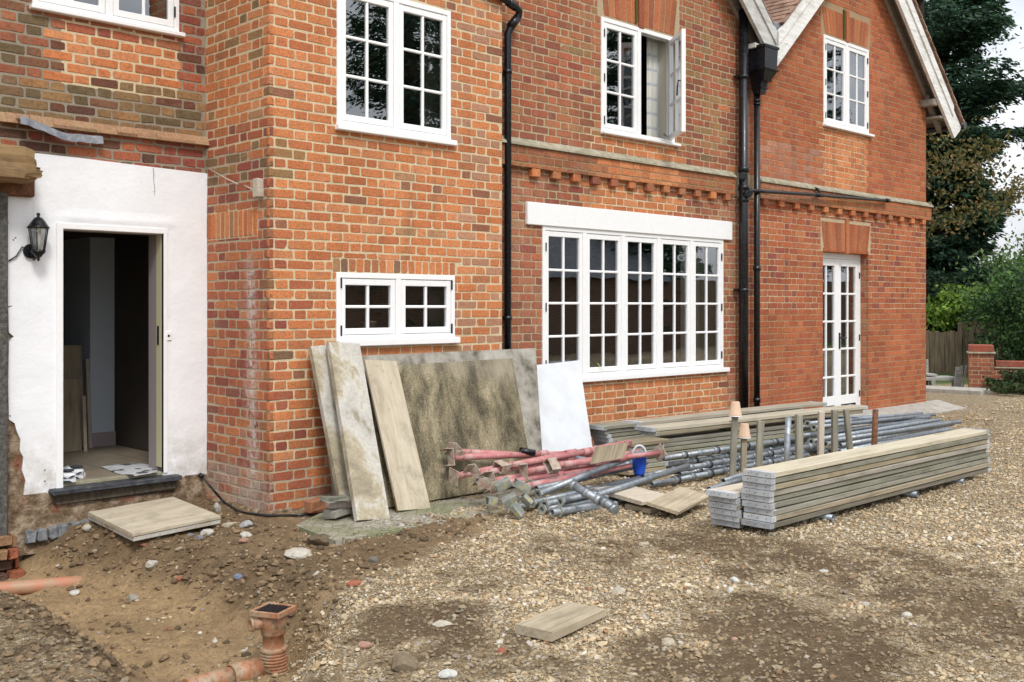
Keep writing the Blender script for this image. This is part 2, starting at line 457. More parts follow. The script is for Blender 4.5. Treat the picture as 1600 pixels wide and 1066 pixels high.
@M('grey_box_steel')
def _(t):
    c = t.co(); f = t.noise(c, 18, 5, .65)
    base = t.ramp(f, [(.35, (.2, .22, .2)), (.55, (.33, .35, .32)), (.72, (.45, .44, .36))])
    base = t.mix(base, (.5, .43, .1), t.ramp(t.noise(c, 8, 3), [(.62, 0.0), (.66, .7)]))
    t.out(t.bsdf(base, .55, .3, normal=t.bump(f, .2, .003)))
@M('orange_pvc')
def _(t):
    c = t.co(); f = t.noise(c, 12, 6, .65); g = t.noise(c, 40, 4)
    base = t.ramp(f, [(.32, (.26, .11, .055)), (.46, (.37, .17, .09)), (.56, (.36, .24, .155)), (.7, (.31, .245, .17))])
    base = t.mix(base, (.16, .11, .065), t.ramp(g, [(.5, 0.0), (.66, .75)]))
    t.out(t.bsdf(base, .5, normal=t.bump(g, .12, .003)))
@M('salmon_pvc')
def _(t):
    c = t.co(); f = t.noise(c, 7, 5, .6)
    base = t.mix((.46, .19, .115), (.38, .24, .15), t.ramp(f, [(.4, 0.0), (.62, 1.0)]))
    base = t.mix(base, (.2, .14, .08), t.ramp(t.noise(c, 20, 5, .7), [(.6, 0.0), (.7, .7)]))
    t.out(t.bsdf(base, .5))
@M('pot_clay')
def _(t):
    c = t.co(); f = t.noise(c, 20, 4)
    t.out(t.bsdf(t.mix((.55, .36, .24), (.6, .45, .34), f), .85))
@M('rust')
def _(t):
    c = t.co(); f = t.noise(c, 30, 5, .7)
    t.out(t.bsdf(t.ramp(f, [(.3, (.06, .03, .02)), (.6, (.2, .09, .045)), (.8, (.3, .16, .08))]), .9, normal=t.bump(f, .4, .004)))
@M('lead')
def _(t):
    c = t.co(); f = t.noise(c, 14, 6, .65)
    t.out(t.bsdf(t.ramp(f, [(.3, (.13, .145, .175)), (.55, (.3, .32, .36)), (.72, (.46, .47, .48))]), .6, .3, normal=t.bump(f, .5, .01)))
@M('roof_tile')
def _(t):
    c = t.co(); f = t.noise(c, 9, 5, .65)
    base = t.ramp(f, [(.3, (.2, .11, .08)), (.5, (.34, .22, .17)), (.7, (.42, .32, .27))])
    t.out(t.bsdf(t.mix(base, t.attr(), 1.0, 'MULTIPLY'), .9, normal=t.bump(f, .4, .008)))
@M('pad_concrete')
def _(t):
    c = t.co(); f = t.noise(c, 22, 6, .65)
    v = t.n('ShaderNodeTexVoronoi', {'feature': 'DISTANCE_TO_EDGE'}, Vector=t.co((1, 1.35, .0), rot=(0, 0, .6)), Scale=13.0, Randomness=.6).outputs[0]
    jt = t.ramp(v, [(.01, 1.0), (.05, 0.0)])
    g = t.noise(c, 2.2, 5)
    base = t.mix((.36, .33, .27), (.25, .23, .17), t.ramp(f, [(.4, 0.0), (.7, 1.0)]))
    base = t.mix(base, (.17, .19, .09), t.ramp(g, [(.46, 0.0), (.62, .7)]))
    base = t.mix(base, (.08, .08, .045), t.math('MULTIPLY', jt, .5))
    h = t.math('SUBTRACT', t.math('MULTIPLY', f, .3), jt)
    t.out(t.bsdf(base, .9, normal=t.bump(h, .6, .012), spec=.15))
@M('concrete')
def _(t):
    c = t.co(); f = t.noise(c, 12, 6, .65)
    t.out(t.bsdf(t.ramp(f, [(.3, (.27, .25, .21)), (.55, (.4, .38, .34)), (.75, (.48, .46, .42))]), .9, normal=t.bump(f, .3, .006), spec=.15))
@M('foliage')
def _(t):
    a = t.attr(); c = t.co(); f = t.noise(c, 3, 3)
    base = t.mix(a, t.ramp(f, [(.3, .7), (.7, 1.25)]), .8, 'MULTIPLY')
    d = t.bsdf(base, .65, spec=.25)
    tr = t.n('ShaderNodeBsdfTranslucent', Color=t.mix(base, (1.1, 1.2, .6), .8, 'MULTIPLY'))
    t.out(t.n('ShaderNodeMixShader', i0=.25, i1=d, i2=tr))
@M('bark')
def _(t):
    c = t.co((4, 4, 1)); f = t.noise(c, 8, 5, .7)
    t.out(t.bsdf(t.ramp(f, [(.3, (.03, .024, .018)), (.7, (.11, .09, .065))]), .95, normal=t.bump(f, .8, .02)))
@M('plaster_inside')
def _(t):
    c = t.co(); f = t.noise(c, 2.5, 5)
    t.out(t.bsdf(t.mix((.66, .74, .83), (.56, .64, .72), f), .8))
@M('skirting')
def _(t): t.out(t.bsdf((.42, .36, .36), .7))
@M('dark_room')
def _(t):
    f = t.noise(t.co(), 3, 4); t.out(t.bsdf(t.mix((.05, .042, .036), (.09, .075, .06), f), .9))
@M('floor_tile')
def _(t):
    b = t.n('ShaderNodeTexBrick', {'offset': 0.0}, Vector=t.co(), Scale=1.0, Color1=(.3, .25, .19), Color2=(.25, .21, .16), Mortar=(.13, .115, .09))
    b.inputs['Brick Width'].default_value = .45; b.inputs['Row Height'].default_value = .45; b.inputs['Mortar Size'].default_value = .006
    f = t.noise(t.co(), 9, 5)
    t.out(t.bsdf(t.mix(b.outputs[0], t.ramp(f, [(.3, .75), (.7, 1.1)]), .8, 'MULTIPLY'), .45))
@M('cream_paint')
def _(t): t.out(t.bsdf((.55, .52, .33), .6))
@M('jamb_plaster')
def _(t):
    f = t.noise(t.co(), 20, 5); t.out(t.bsdf(t.mix((.26, .22, .22), (.32, .28, .28), f), .85))
@M('curtain')
def _(t):
    b = t.n('ShaderNodeTexBrick', {'offset': 0.0}, Vector=t.co(rot=(R(90), 0, 0)), Scale=1.0, Color1=(.78, .76, .7), Color2=(.7, .7, .66), Mortar=(.5, .54, .57))
    b.inputs['Brick Width'].default_value = .11; b.inputs['Row Height'].default_value = .16; b.inputs['Mortar Size'].default_value = .022; b.inputs['Mortar Smooth'].default_value = .6
    t.out(t.bsdf(b.outputs[0], .9))
@M('blue_plastic')
def _(t):
    f = t.noise(t.co(), 25, 4); t.out(t.bsdf(t.mix((.008, .045, .45), (.03, .12, .6), f), .35, normal=t.bump(f, .5, .01)))
@M('lilac_rope')
def _(t):
    f = t.noise(t.co(), 40, 3); t.out(t.bsdf(t.mix((.48, .46, .62), (.7, .7, .72), f), .7))
@M('shoe_white')
def _(t):
    f = t.noise(t.co(), 30, 3); t.out(t.bsdf(t.mix((.72, .74, .76), (.55, .57, .6), f), .5))
@M('shoe_dark')
def _(t): t.out(t.bsdf((.03, .035, .05), .7))
@M('newsprint')
def _(t):
    c = t.co(); f = t.noise(t.co((9, 70, 1)), 1.0, 2); g = t.noise(c, 5, 2)
    base = t.mix((.55, .56, .58), (.3, .31, .33), t.ramp(f, [(.5, 0.0), (.56, .7)]))
    base = t.mix(base, (.04, .045, .05), t.ramp(g, [(.52, 0.0), (.54, .9)]))
    t.out(t.bsdf(base, .8))
@M('lamp_glass')
def _(t):
    tr = t.n('ShaderNodeBsdfTransparent', Color=(.8, .85, .88)); gl = t.n('ShaderNodeBsdfGlossy', Color=(1, 1, 1), Roughness=.15)
    t.out(t.n('ShaderNodeMixShader', i0=.3, i1=tr, i2=gl))
@M('bulb_white')
def _(t): t.out(t.bsdf((.75, .75, .72), .4))
@M('stone')
def _(t):
    a = t.attr(); c = t.co(); f = t.noise(c, 45, 4, .65)
    base = t.mix(a, t.ramp(f, [(.3, .7), (.7, 1.2)]), .85, 'MULTIPLY')
    t.out(t.bsdf(base, .8, normal=t.bump(f, .35, .006), spec=.3))
@M('old_wood')
def _(t):
    f = t.noise(t.co((3, 3, 14)), 2, 5); t.out(t.bsdf(t.ramp(f, [(.3, (.2, .2, .18)), (.7, (.42, .42, .39))]), .9))
@M('fence_wood')
def _(t):
    f = t.noise(t.co((14, 14, 1.5)), 1.5, 5); t.out(t.bsdf(t.ramp(f, [(.3, (.075, .06, .035)), (.7, (.21, .165, .105))]), .9))
@M('slate_roof')
def _(t):
    f = t.noise(t.co((2, 2, 12)), 2, 4); t.out(t.bsdf(t.ramp(f, [(.3, (.1, .11, .12)), (.7, (.24, .25, .27))]), .6))
@M('flower_pink')
def _(t): t.out(t.bsdf((.4, .03, .2), .6))
@M('blue_brick')
def _(t):
    f = t.noise(t.co(), 30, 5, .6); t.out(t.bsdf(t.ramp(f, [(.3, (.1, .115, .13)), (.6, (.22, .23, .24)), (.75, (.3, .27, .22))]), .8, normal=t.bump(f, .5, .008)))
@M('post_cement')
def _(t):
    f = t.noise(t.co(), 30, 6, .7); t.out(t.bsdf(t.ramp(f, [(.3, (.035, .035, .033)), (.55, (.12, .115, .105)), (.75, (.24, .22, .19))]), .95, normal=t.bump(f, .9, .02)))

@M('reveal_cream')
def _(t): t.out(t.bsdf((.6, .57, .46), .8))
# ================================================================== THE HOUSE
G = .0765
YW, YM, YL, XS = 6.93, 7.05, 7.90, 4.24          # wing front, main front, left wing front, wing side
house = thing('brick_house', 'old orange red brick house under renovation with white casement windows', 'house', (9, 7, 0))
class Fr:                                          # a wall frame: origin, u direction, outward normal
    def __init__(s, o, u, n): s.o = np.array(o, float); s.u = np.array(u, float); s.n = np.array(n, float)
    def p(s, u, z, k): return s.o+s.u*u+np.array([0, 0, z])+s.n*k
    def flip(s): return np.dot(np.cross(s.u, [0, 0, 1]), s.n) < 0
def brick4(mb, fr, q, proud, colr, ch=.0045, jit=.0016, mat=0, back=-.03):
    q = np.array(q, float); c = q.mean(0); q = q+rng.normal(0, jit, q.shape)
    pr = proud+rng.normal(0, .0004, 4)*(jit > 0)+rng.normal(0, .0007)
    # rounded, slightly chipped corners: eight points round the face
    o8 = []; pk = []
    e = np.linalg.norm(q-np.roll(q, -1, 0), axis=1); cut = (.0025+.006*rng.random(4)**2)*(1 if jit > .001 else .3)
    if rng.random() < .12 and jit > .0015: cut[rng.integers(4)] += .012*rng.random()
    for i in range(4):
        a, b = q[i-1]-q[i], q[(i+1) % 4]-q[i]; k = min(cut[i], .3*e.min())
        o8 += [q[i]+a/np.linalg.norm(a)*k*(1+rng.random()), q[i]+b/np.linalg.norm(b)*k*(1+rng.random())]; pk += [pr[i], pr[i]]
    o8 = np.array(o8); d = o8-c; ln = np.linalg.norm(d, axis=1)[:, None]; inn = o8-np.minimum(np.abs(d), ch)*np.sign(d)
    v = [fr.p(x, y, pk[i]) for i, (x, y) in enumerate(inn)]+[fr.p(x, y, pk[i]-ch) for i, (x, y) in enumerate(o8)]+[fr.p(x, y, back) for x, y in o8]
    n8 = np.arange(8); m8 = (n8+1) % 8
    f4 = np.concatenate([np.stack([8+n8, 8+m8, m8, n8], 1), np.stack([16+n8, 16+m8, 8+m8, 8+n8], 1)]); f8 = n8[None, :]
    if fr.flip(): f4 = f4[:, ::-1]; f8 = f8[:, ::-1]
    k = .93+.14*rng.random()
    mb.add(v, [f8, f4], mat, np.array(colr)*k)
def bricks(mb, fr, U0, U1, Z0, Z1, pal, joint=.012, proud=0.0, holes=(), phase=0.0, zmax=None, jit=.0016, ch=.0045):
    P = .215+.1025+2*joint; k = int(math.floor(Z0/G)); rows = 0
    while k*G < Z1-.01:
        z0, z1 = k*G+joint/2, (k+1)*G-joint/2; k += 1
        if z1 < Z0+.012: continue
        z0 = max(z0, Z0); z1 = min(z1, Z1)
        if z1-z0 < .012: continue
        spans = []
        u = U0-P*2+phase+(P/2 if k % 2 else 0)
        wob = rng.normal(0, .004)
        while u < U1:
            a = rng.normal(0, .003)
            spans.append((u+wob, u+wob+.215+a)); u2 = u+.215+joint
            spans.append((u2+wob+a, u2+wob+.1025)); u = u2+.1025+joint
        for (a, b) in spans:
            a, b = max(a, U0), min(b, U1)
            if b-a < .028: continue
            segs = [(a, b, z0, z1)]
            for (h0, h1, g0, g1) in holes:
                ns = []
                for (s0, s1, t0, t1) in segs:
                    if s1 <= h0 or s0 >= h1 or t1 <= g0 or t0 >= g1: ns.append((s0, s1, t0, t1)); continue
                    ov0, ov1 = max(t0, g0), min(t1, g1)
                    if ov1-ov0 < .35*(t1-t0) or (g0 <= t0+.02 and False):
                        if t0 < g0: ns.append((s0, s1, t0, g0))
                        else: ns.append((s0, s1, g1, t1))
                        continue
                    if s0 < h0-.02: ns.append((s0, h0, t0, t1))
                    if s1 > h1+.02: ns.append((h1, s1, t0, t1))
                    if t0 < g0-.02: ns.append((max(s0, h0), min(s1, h1), t0, g0-.004))
                    if t1 > g1+.02: ns.append((max(s0, h0), min(s1, h1), g1+.004, t1))
                segs = ns
            for (s0, s1, t0, t1) in segs:
                if s1-s0 < .02 or t1-t0 < .012: continue
                if zmax is not None and t1 > zmax((s0+s1)/2): continue
                c = pal((s0+s1)/2, (t0+t1)/2)
                if c is None: continue
                brick4(mb, fr, [(s0, t0), (s1, t0), (s1, t1), (s0, t1)], proud, c, ch, jit)
def mortar(mb, fr, U0, U1, Z0, Z1, colf, depth=-.005, holes=(), zmax=None, step=.5, mat=1):
    us = sorted(set([U0, U1]+[h for q in holes for h in q[:2] if U0 < h < U1]+list(np.arange(U0, U1, step))))
    zs = sorted(set([Z0, Z1]+[h for q in holes for h in q[2:] if Z0 < h < Z1]+(list(np.arange(Z0, Z1, step)) if zmax is None else [])))
    for a, b in zip(us[:-1], us[1:]):
        for c, d in zip(zs[:-1], zs[1:]):
            m = ((a+b)/2, (c+d)/2)
            if any(h[0] < m[0] < h[1] and h[2] < m[1] < h[3] for h in holes): continue
            d0 = d1 = d
            if zmax is not None:
                d0, d1 = min(d, zmax(a)), min(d, zmax(b))
                if d0 <= c or d1 <= c: continue
            q = [fr.p(a, c, depth), fr.p(b, c, depth), fr.p(b, d1, depth), fr.p(a, d0, depth)]
            f = np.array([[0, 1, 2, 3]])
            if fr.flip(): f = f[:, ::-1]
            mb.add(q, [f], mat, np.array(colf(*m)))
def pick(cols, w):
    w = np.array(w, float); return np.array(cols[rng.choice(len(cols), p=w/w.sum())])
def lerp(a, b, t): return np.array(a)*(1-t)+np.array(b)*t
ORANGE = [(.59, .225, .092), (.54, .195, .08), (.6, .25, .115), (.48, .165, .072), (.43, .175, .085), (.4, .22, .115)]
REDS = [(.38, .12, .066), (.29, .085, .06), (.48, .18, .08), (.42, .14, .07), (.25, .095, .07)]
BROWN = [(.35, .13, .07), (.3, .108, .062), (.38, .15, .078), (.27, .1, .065), (.36, .18, .09)]
TIGHT = [(.42, .13, .058), (.38, .112, .052), (.45, .15, .066), (.35, .105, .055)]
DARK = [(.16, .07, .045), (.12, .06, .045), (.2, .095, .055), (.15, .11, .06)]
OLIVE = [(.3, .18, .085), (.25, .16, .08), (.33, .18, .08), (.2, .125, .07)]
CREAM = (.62, .52, .345); TAN = (.46, .39, .28); GREY = (.3, .26, .2)

# ---- wing front
w1 = (4.847, 6.035, 2.99, 4.118); w2 = (4.841, 6.082, 1.285, 1.826)
frW = Fr((0, YW, 0), (1, 0, 0), (0, -1, 0))
def palW(u, z):
    if z < .62 and rng.random() < .3+.5*(u < 4.6): return pick(REDS, [2, 1, 4, 3, .5])
    if u < 4.6 and z < 2.1 and rng.random() < .3: return pick(OLIVE+REDS, [1, .5, 1, .3, 2, 1, 3, 2, .4])
    if 3.0 > z > 2.25 and u < 4.55 and rng.random() < .12: return pick(OLIVE, [2, 1, 2, .3])
    if u > 6.1 and rng.random() < .3: return np.array((.46, .24, .15))
    if rng.random() < .03: return np.array((.3, .13, .08))
    return pick(ORANGE, [5, 5, 3, 2, .5, .25])
mb = MB()
arch2 = (4.81, 6.10, 1.826, 1.94)
hW = [w1, w2, arch2]
bricks(mb, frW, XS-.004, 6.664, -.02, 4.6, palW, .0128, 0, hW, jit=.0022, ch=.0035)
mortar(mb, frW, XS+.004, 6.66, -.12, 6.2, lambda u, z: CREAM if z > .45 else TAN, -.0032, [w1, w2])
n = 17; wu = (6.10-4.81)/n
for i in range(n):
    a = 4.81+i*wu; c = pick(ORANGE, [4, 4, 2, 2, 1, .5]) if i not in (1, 8) else np.array((.22, .12, .08))
    brick4(mb, frW, [(a+.005, 1.83), (a+wu-.005, 1.83), (a+wu-.005, 1.936), (a+.005, 1.936)], .001, c)
# ---- wing side
frS = Fr((XS, YW, 0), (0, 1, 0), (-1, 0, 0))
def palS(u, z):
    if z > 2.95: return pick(ORANGE, [4, 4, 3, 2, 1, .9]) if rng.random() > .1 else pick(OLIVE, [1, 1, 1, .3])
    if z > 2.55: return pick(OLIVE+REDS, [1, 1, 1, 1, 2, 1, 2, 2, 1])
    c = pick(REDS, [4, 2.2, 3, 4, .8])
    if u < .42 and z < 1.95 and rng.random() < .75*math.exp(-((u-.3-.05*math.sin(z*5))/.09)**2): c = lerp(c, (.5, .35, .3), .3*rng.random())
    if u < .2 and rng.random() < .4: c = lerp(c, (.3, .2, .1), .5)
    if z < .3: c = lerp(c, (.5, .44, .38), .5*rng.random())
    return c
soldS = (.17, .95, 2.095, 2.31)
bricks(mb, frS, -.004, .975, -.05, 4.4, palS, .012, 0, [soldS], phase=.1, jit=.0026, ch=.004)
mortar(mb, frS, .004, .98, -.2, 6.2, lambda u, z: CREAM if (z > 2.9 or (soldS[2] < z < soldS[3] and u > .17)) else TAN if z > .5 else (.46, .4, .31), -.003, [(e, e, 0, 0) for e in (.17,)]+[(0, 0, e, e) for e in (2.09, 2.32)])
for i in range(11):
    a = .17+i*.0705
    brick4(mb, frS, [(a+.006, 2.1), (a+.0645, 2.1), (a+.0645, 2.305), (a+.006, 2.305)], .002, pick(ORANGE, [4, 5, 2, 2, .5, .2]))
mb.build('wall', [MT['salty_brick'], MT['mortar']], house)
# ---- left wing front
w0 = (2.87, 4.005, 3.735, 4.9)
frL = Fr((0, YL, 0), (1, 0, 0), (0, -1, 0))
def palL(u, z):
    if z < 2.88: return pick(REDS+DARK, [4, 3, 2, 3, 1.5, 1, 1, 1, .3])
    edge = 3.02+.1*(int(z/G) % 2); redge = 4.03-.08*(int(z/G) % 2)
    if z < 3.17+.16*fbm(u*2.2, 1, 5): return pick(OLIVE+DARK, [2, 3, 2, 2, 1, 1, 1, 2])
    if u < edge: return pick(DARK+BROWN, [2, 1, 3, 2, 2, 2, 1, 2, 0])
    if u > redge: return pick(REDS+DARK, [2, 3, 0, 2, 2, 1, 1, 1, 0])
    if z > 3.6: return pick(BROWN+REDS, [3, 2, 3, 1, 0, 3, 1, 1, 2, 0])
    return pick(ORANGE, [4, 4, 3, 1, .4, .2])
mb = MB()
bricks(mb, frL, .3, 2.345, -.05, 2.60, palL, .0145, 0, [], phase=.05, jit=.0026, ch=.004)
bricks(mb, frL, .3, 4.235, 2.60, 4.75, palL, .0145, 0, [w0, (.3, 4.24, 2.866, 2.935)], phase=.05, jit=.0026, ch=.004)
mortar(mb, frL, .3, 4.24, -.3, 6.2, lambda u, z: (CREAM if 3.2 < z < 3.6 and 3.0 < u < 4.05 else GREY), -.004, [w0, (3.079, 3.863, .19, 2.125)])
bricks(mb, Fr((0, YL-.012, 0), (1, 0, 0), (0, -1, 0)), 2.3, 2.87, 2.36, 2.60, palL, .012, 0, [], jit=.003, ch=.006)
# mortar fillet left by the old roof
prof = [(YL+.01, 2.862), (YL-.055, 2.862), (YL-.05, 2.885), (YL-.012, 2.938), (YL+.01, 2.938)]
for a in np.arange(.28, 4.15, .16):
    k = rng.normal(0, .006, 5)
    mb.prism([(a, y+(k[i] if 0 < i < 4 else 0), z) for i, (y, z) in enumerate(prof)], (.159, 0, 0), 0, lerp(pick(BROWN, [2, 0, 2, 0, 2]), (.42, .32, .2), .55))
mb.build('wall', [MT['brick'], MT['mortar']], house)
# ---- main front
def roofline(u):
    if u < 8.7: return 6.6-.92*(8.7-u)
    if u < 11.08: return 6.6-.92*(u-8.7)
    if u < 13.45: return 4.43+.924*(u-11.08)
    return 6.62-.92*(u-13.45)
def rl(u): return roofline(u)+.22
w3 = (8.17, 9.40, 3.34, 4.51); w4 = (12.625, 13.86, 3.955, 5.135); w5 = (7.308, 10.33, .84, 2.33); d1 = (12.62, 13.87, -.2, 2.285)
a1 = (8.12, 9.5, 4.51, 4.98); a2 = (12.57, 13.93, 5.135, 5.56); a3 = (12.56, 13.935, 2.285, 2.72); lt = (7.085, 10.485, 2.325, 2.55)
frM = Fr((0, YM, 0), (1, 0, 0), (0, -1, 0))
def patch(u, z):
    j = .12*((int(z/G) % 3)-1)
    if u < 10.8:
        if 2.88 < z < 3.34: return 8.15+j < u < 9.44+j*.6
        if 2.55 < z < 2.88: return 7.95+j*1.2 < u < 9.4+j*1.4
        if z < .84: return 7.9 < u < 10.30+.11*(int(z/G) % 2)
        return False
    return 12.62+j*.5 < u < 13.82+j*.4 and 3.15 < z < 3.95
def palM(u, z):
    if patch(u, z): return pick(ORANGE, [5, 5, 3, 2, .6, .3])
    if u < 10.75:
        if z > 3.1:
            t = fbm(u*1.1+3, z*1.1, 9)
            if t > .56 and rng.random() < .55: return pick(OLIVE+BROWN, [2, .6, 2, .2, 2, 1, 3, 1, 3])
            return pick(BROWN+REDS, [5, 4, 4, 2, 1, 3, 1, .6, 2, .3])
        if u < 7.3 or u > 10.32: return lerp(pick(BROWN+REDS, [4, 2, 4, 1, 1, 4, 1, 2, 3, .3]), (.4, .3, .22), .25*rng.random())
        return pick(BROWN+REDS, [4, 4, 2, 3, 1, 3, 2, .3, 2, 1])
    if 1.55 < z < 2.75 and rng.random() < .4: return pick(REDS, [2, 2.5, 1, 2, .6])
    c = pick(TIGHT, [4, 3, 3, 1.5])
    if z > 3.1 and 11 < u < 12.6 and z < 3.6: c = lerp(c, (.45, .35, .3), .4*rng.random())
    return c
def mcol(u, z):
    if patch(u, z): return CREAM
    if u < 10.75: return (.43, .35, .23)
    return (.38, .27, .165) if z > 2.9 or z < 1.5 else (.5, .4, .26)
mb = MB()
hM = [w3, w4, w5, d1, a1, a2, a3, (7.085, 10.485, 2.33, 2.55), (6.6, 15.75, 2.865, 3.135)]
bricks(mb, frM, 6.664, 10.78, -.02, 5.3, palM, .0118, 0, hM, jit=.0022, ch=.0035, zmax=rl)
bricks(mb, frM, 10.785, 15.694, -.02, 6.9, palM, .0092, 0, hM, jit=.0014, ch=.003, zmax=rl)
hMm = [w3, w4, w5, d1]
extra = [(8.15, 9.44, 2.88, 3.34), (7.95, 9.4, 2.55, 2.88), (7.9, 10.38, -.2, .84), (12.62, 13.82, 3.15, 3.955)]
cuts = hMm+[(e[0], e[0], e[2], e[2]) for e in extra]+[(e[1], e[1], e[3], e[3]) for e in extra]+[(10.78, 10.78, 1.5, 2.9)]
mortar(mb, frM, 6.664, 15.69, -.12, 3.5, mcol, -.0035, cuts)
mortar(mb, frM, 6.664, 15.69, 3.5, 7.0, mcol, -.0035, cuts, zmax=rl, step=.12)
# projecting band: three courses and the dentils under it
frB = Fr((0, YM-.06, 0), (1, 0, 0), (0, -1, 0))
def palB(u, z): return palM(u, z) if patch(u, z) else lerp(palM(u, 3.4), (.38, .16, .07), .35)
for (a, b) in ((6.70, 10.50), (11.05, 15.75)):
    bricks(mb, frB, a, b, 2.862, 3.065, palB, .010, 0, [], jit=.002)
    mb.box((a, YM-.056, 2.868), (b, YM+.02, 3.06), 1, colr=(.3, .22, .13))
    if b > 15: bricks(mb, Fr((b, YM-.06, 0), (0, 1, 0), (1, 0, 0)), 0, .4, 2.862, 3.065, palB, .01)
for (x0, x1, st) in ((7.12, 10.5, .29), (11.12, 15.72, .362)):
    for x in np.arange(x0, x1, st):
        mb.box((x, YM-.055+rng.normal(0, .003), 2.787+rng.normal(0, .002)), (x+.108, YM+.02, 2.866), 0, .006, colr=pick(ORANGE+BROWN, [3, 3, 1, 2, 2, 0, 2, 2, 2, 1, 0]), jit=.0015)
# gauged arches with keystones
def gauged(u0, u1, z0, z1, spread, n, cols, key=True, hi=.03):
    zt = z1
    for i in range(n):
        def P(t, z): 
            m = (u0+u1)/2; w = (u1-u0)/2; s = spread*(z-z0)/(z1-z0); return m+(2*t-1)*(w+s)
        t0, t1 = i/n, (i+1)/n; kk = key and abs(i+.5-n/2) < .8; up = .06 if kk else 0; dn = .03 if kk else 0
        g = .0052
        brick4(mb, frM, [(P(t0, z0)+g, z0-dn), (P(t1, z0)-g, z0-dn), (P(t1, zt+up)-g, zt+up), (P(t0, zt+up)+g, zt+up)], .001+(.02 if kk else 0), pick(cols, [4, 4, 2, 2]), .002, .0008)
RUB = [(.44, .15, .068), (.38, .12, .056), (.46, .175, .08), (.34, .11, .06)]
gauged(8.22, 9.40, 4.535, 4.93, .06, 13, RUB)
gauged(12.68, 13.82, 5.165, 5.5, .09, 15, RUB)
gauged(12.65, 13.84, 2.3, 2.68, .08, 15, RUB)
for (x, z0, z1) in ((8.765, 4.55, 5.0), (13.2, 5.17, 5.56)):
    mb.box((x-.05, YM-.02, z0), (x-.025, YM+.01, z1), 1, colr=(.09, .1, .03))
# door reveal
for (x0, x1) in ((12.60, 12.62), (13.87, 13.89)):
    pass
frR = Fr((13.87, YM, 0), (0, 1, 0), (-1, 0, 0)); frR2 = Fr((12.62, YM, 0), (0, 1, 0), (1, 0, 0))
bricks(mb, frR, 0, .13, -.02, 2.3, palM, .009); mortar(mb, frR, 0, .14, -.1, 2.3, mcol if False else (lambda u, z: (.4, .3, .18)), -.005)
bricks(mb, frR2, 0, .13, -.02, 2.3, palM, .009); mortar(mb, frR2, 0, .14, -.1, 2.3, (lambda u, z: (.4, .3, .18)), -.005)
mb.box((12.62, YM+.001, 2.285), (13.87, YM+.16, 2.33), 0, colr=(.4, .12, .045))
# plain flank beyond the corner
mortar(mb, Fr((15.69, YM, 0), (0, 1, 0), (1, 0, 0)), 0, 6, -.1, 4.6, lambda u, z: (.34, .1, .05), 0, [])
mb.build('wall', [MT['brick'], MT['mortar']], house)
mb = MB()
for (a, b, lab) in ((6.69, 10.49, 'stone string course left of the black pipes'), (11.04, 15.77, 'stone string course right of the black pipes')):
    m = MB(); x = a
    while x < b-.05:
        L = min(b-x, .75+.3*rng.random()); j = rng.normal(0, .002, 3)
        if b-x-L < .06: L = b-x
        m.prism([(x, YM+.02, 3.062), (x, YM-.082+j[0], 3.062), (x, YM-.078+j[0], 3.083+j[1]), (x, YM+.0, 3.142+j[2]), (x, YM+.02, 3.142)], (L+.0005, 0, 0), 0)
        x += L
    if b > 15: m.prism([(15.69, YM-.075, 3.064), (15.768, YM-.075, 3.064), (15.768, YM-.075, 3.083), (15.69, YM-.075, 3.138)], (0, .6, 0), 0)
    tag(m.build('stone_band', MT['band_stone'], house), lab)
# white lintel
mb = MB(); mb.box((7.085, YM-.03, 2.332), (10.485, YM+.01, 2.548), 0, .006)
for x, z in ((7.5, 2.38), (8.2, 2.5), (8.95, 2.42), (9.6, 2.5), (10.25, 2.4)): mb.lathe((0, 0, 0), [(.0, 0)], 3) if False else mb.box((x, YM-.033, z), (x+.02, YM-.025, z+.02), 0, .003)
tag(mb.build('lintel', MT['white_paint'], house), 'wide white painted lintel over the large window')

# ---- windows
HW = house.location
def casement_mesh(w, h, cols, rows, mbf, mbg, x=0, z=0, y=0, st=.045, rl_=.052, bar=.024):
    mbf.box((x, y, z), (x+st, y+.045, z+h), 0, .004); mbf.box((x+w-st, y, z), (x+w, y+.045, z+h), 0, .004)
    mbf.box((x+st-.002, y+.001, z+.001), (x+w-st+.002, y+.044, z+rl_), 0, .004); mbf.box((x+st-.002, y+.001, z+h-rl_), (x+w-st+.002, y+.044, z+h-.001), 0, .004)
    gw, gh = w-2*st, h-2*rl_
    for i in range(1, cols):
        c = x+st+gw*i/cols; mbf.box((c-bar/2, y+.006, z+rl_-.002), (c+bar/2, y+.04, z+h-rl_+.002), 0, .005)
    for j in range(1, rows):
        c = z+rl_+gh*j/rows; mbf.box((x+st-.002, y+.0075, c-bar/2), (x+w-st+.002, y+.0385, c+bar/2), 0, .005)
    mbg.add([(x+st, y+.022, z+rl_), (x+w-st, y+.022, z+rl_), (x+w-st, y+.022, z+h-rl_), (x+st, y+.022, z+h-rl_)], [np.array([[0, 1, 2, 3]])], 0)
def hinge(x, y, z, par):
    h = MB(); h.box((x-.006, y-.012, z), (x+.006, y+.004, z+.085), 0, .003); h.build('hinge', MT['black_paint'], par)
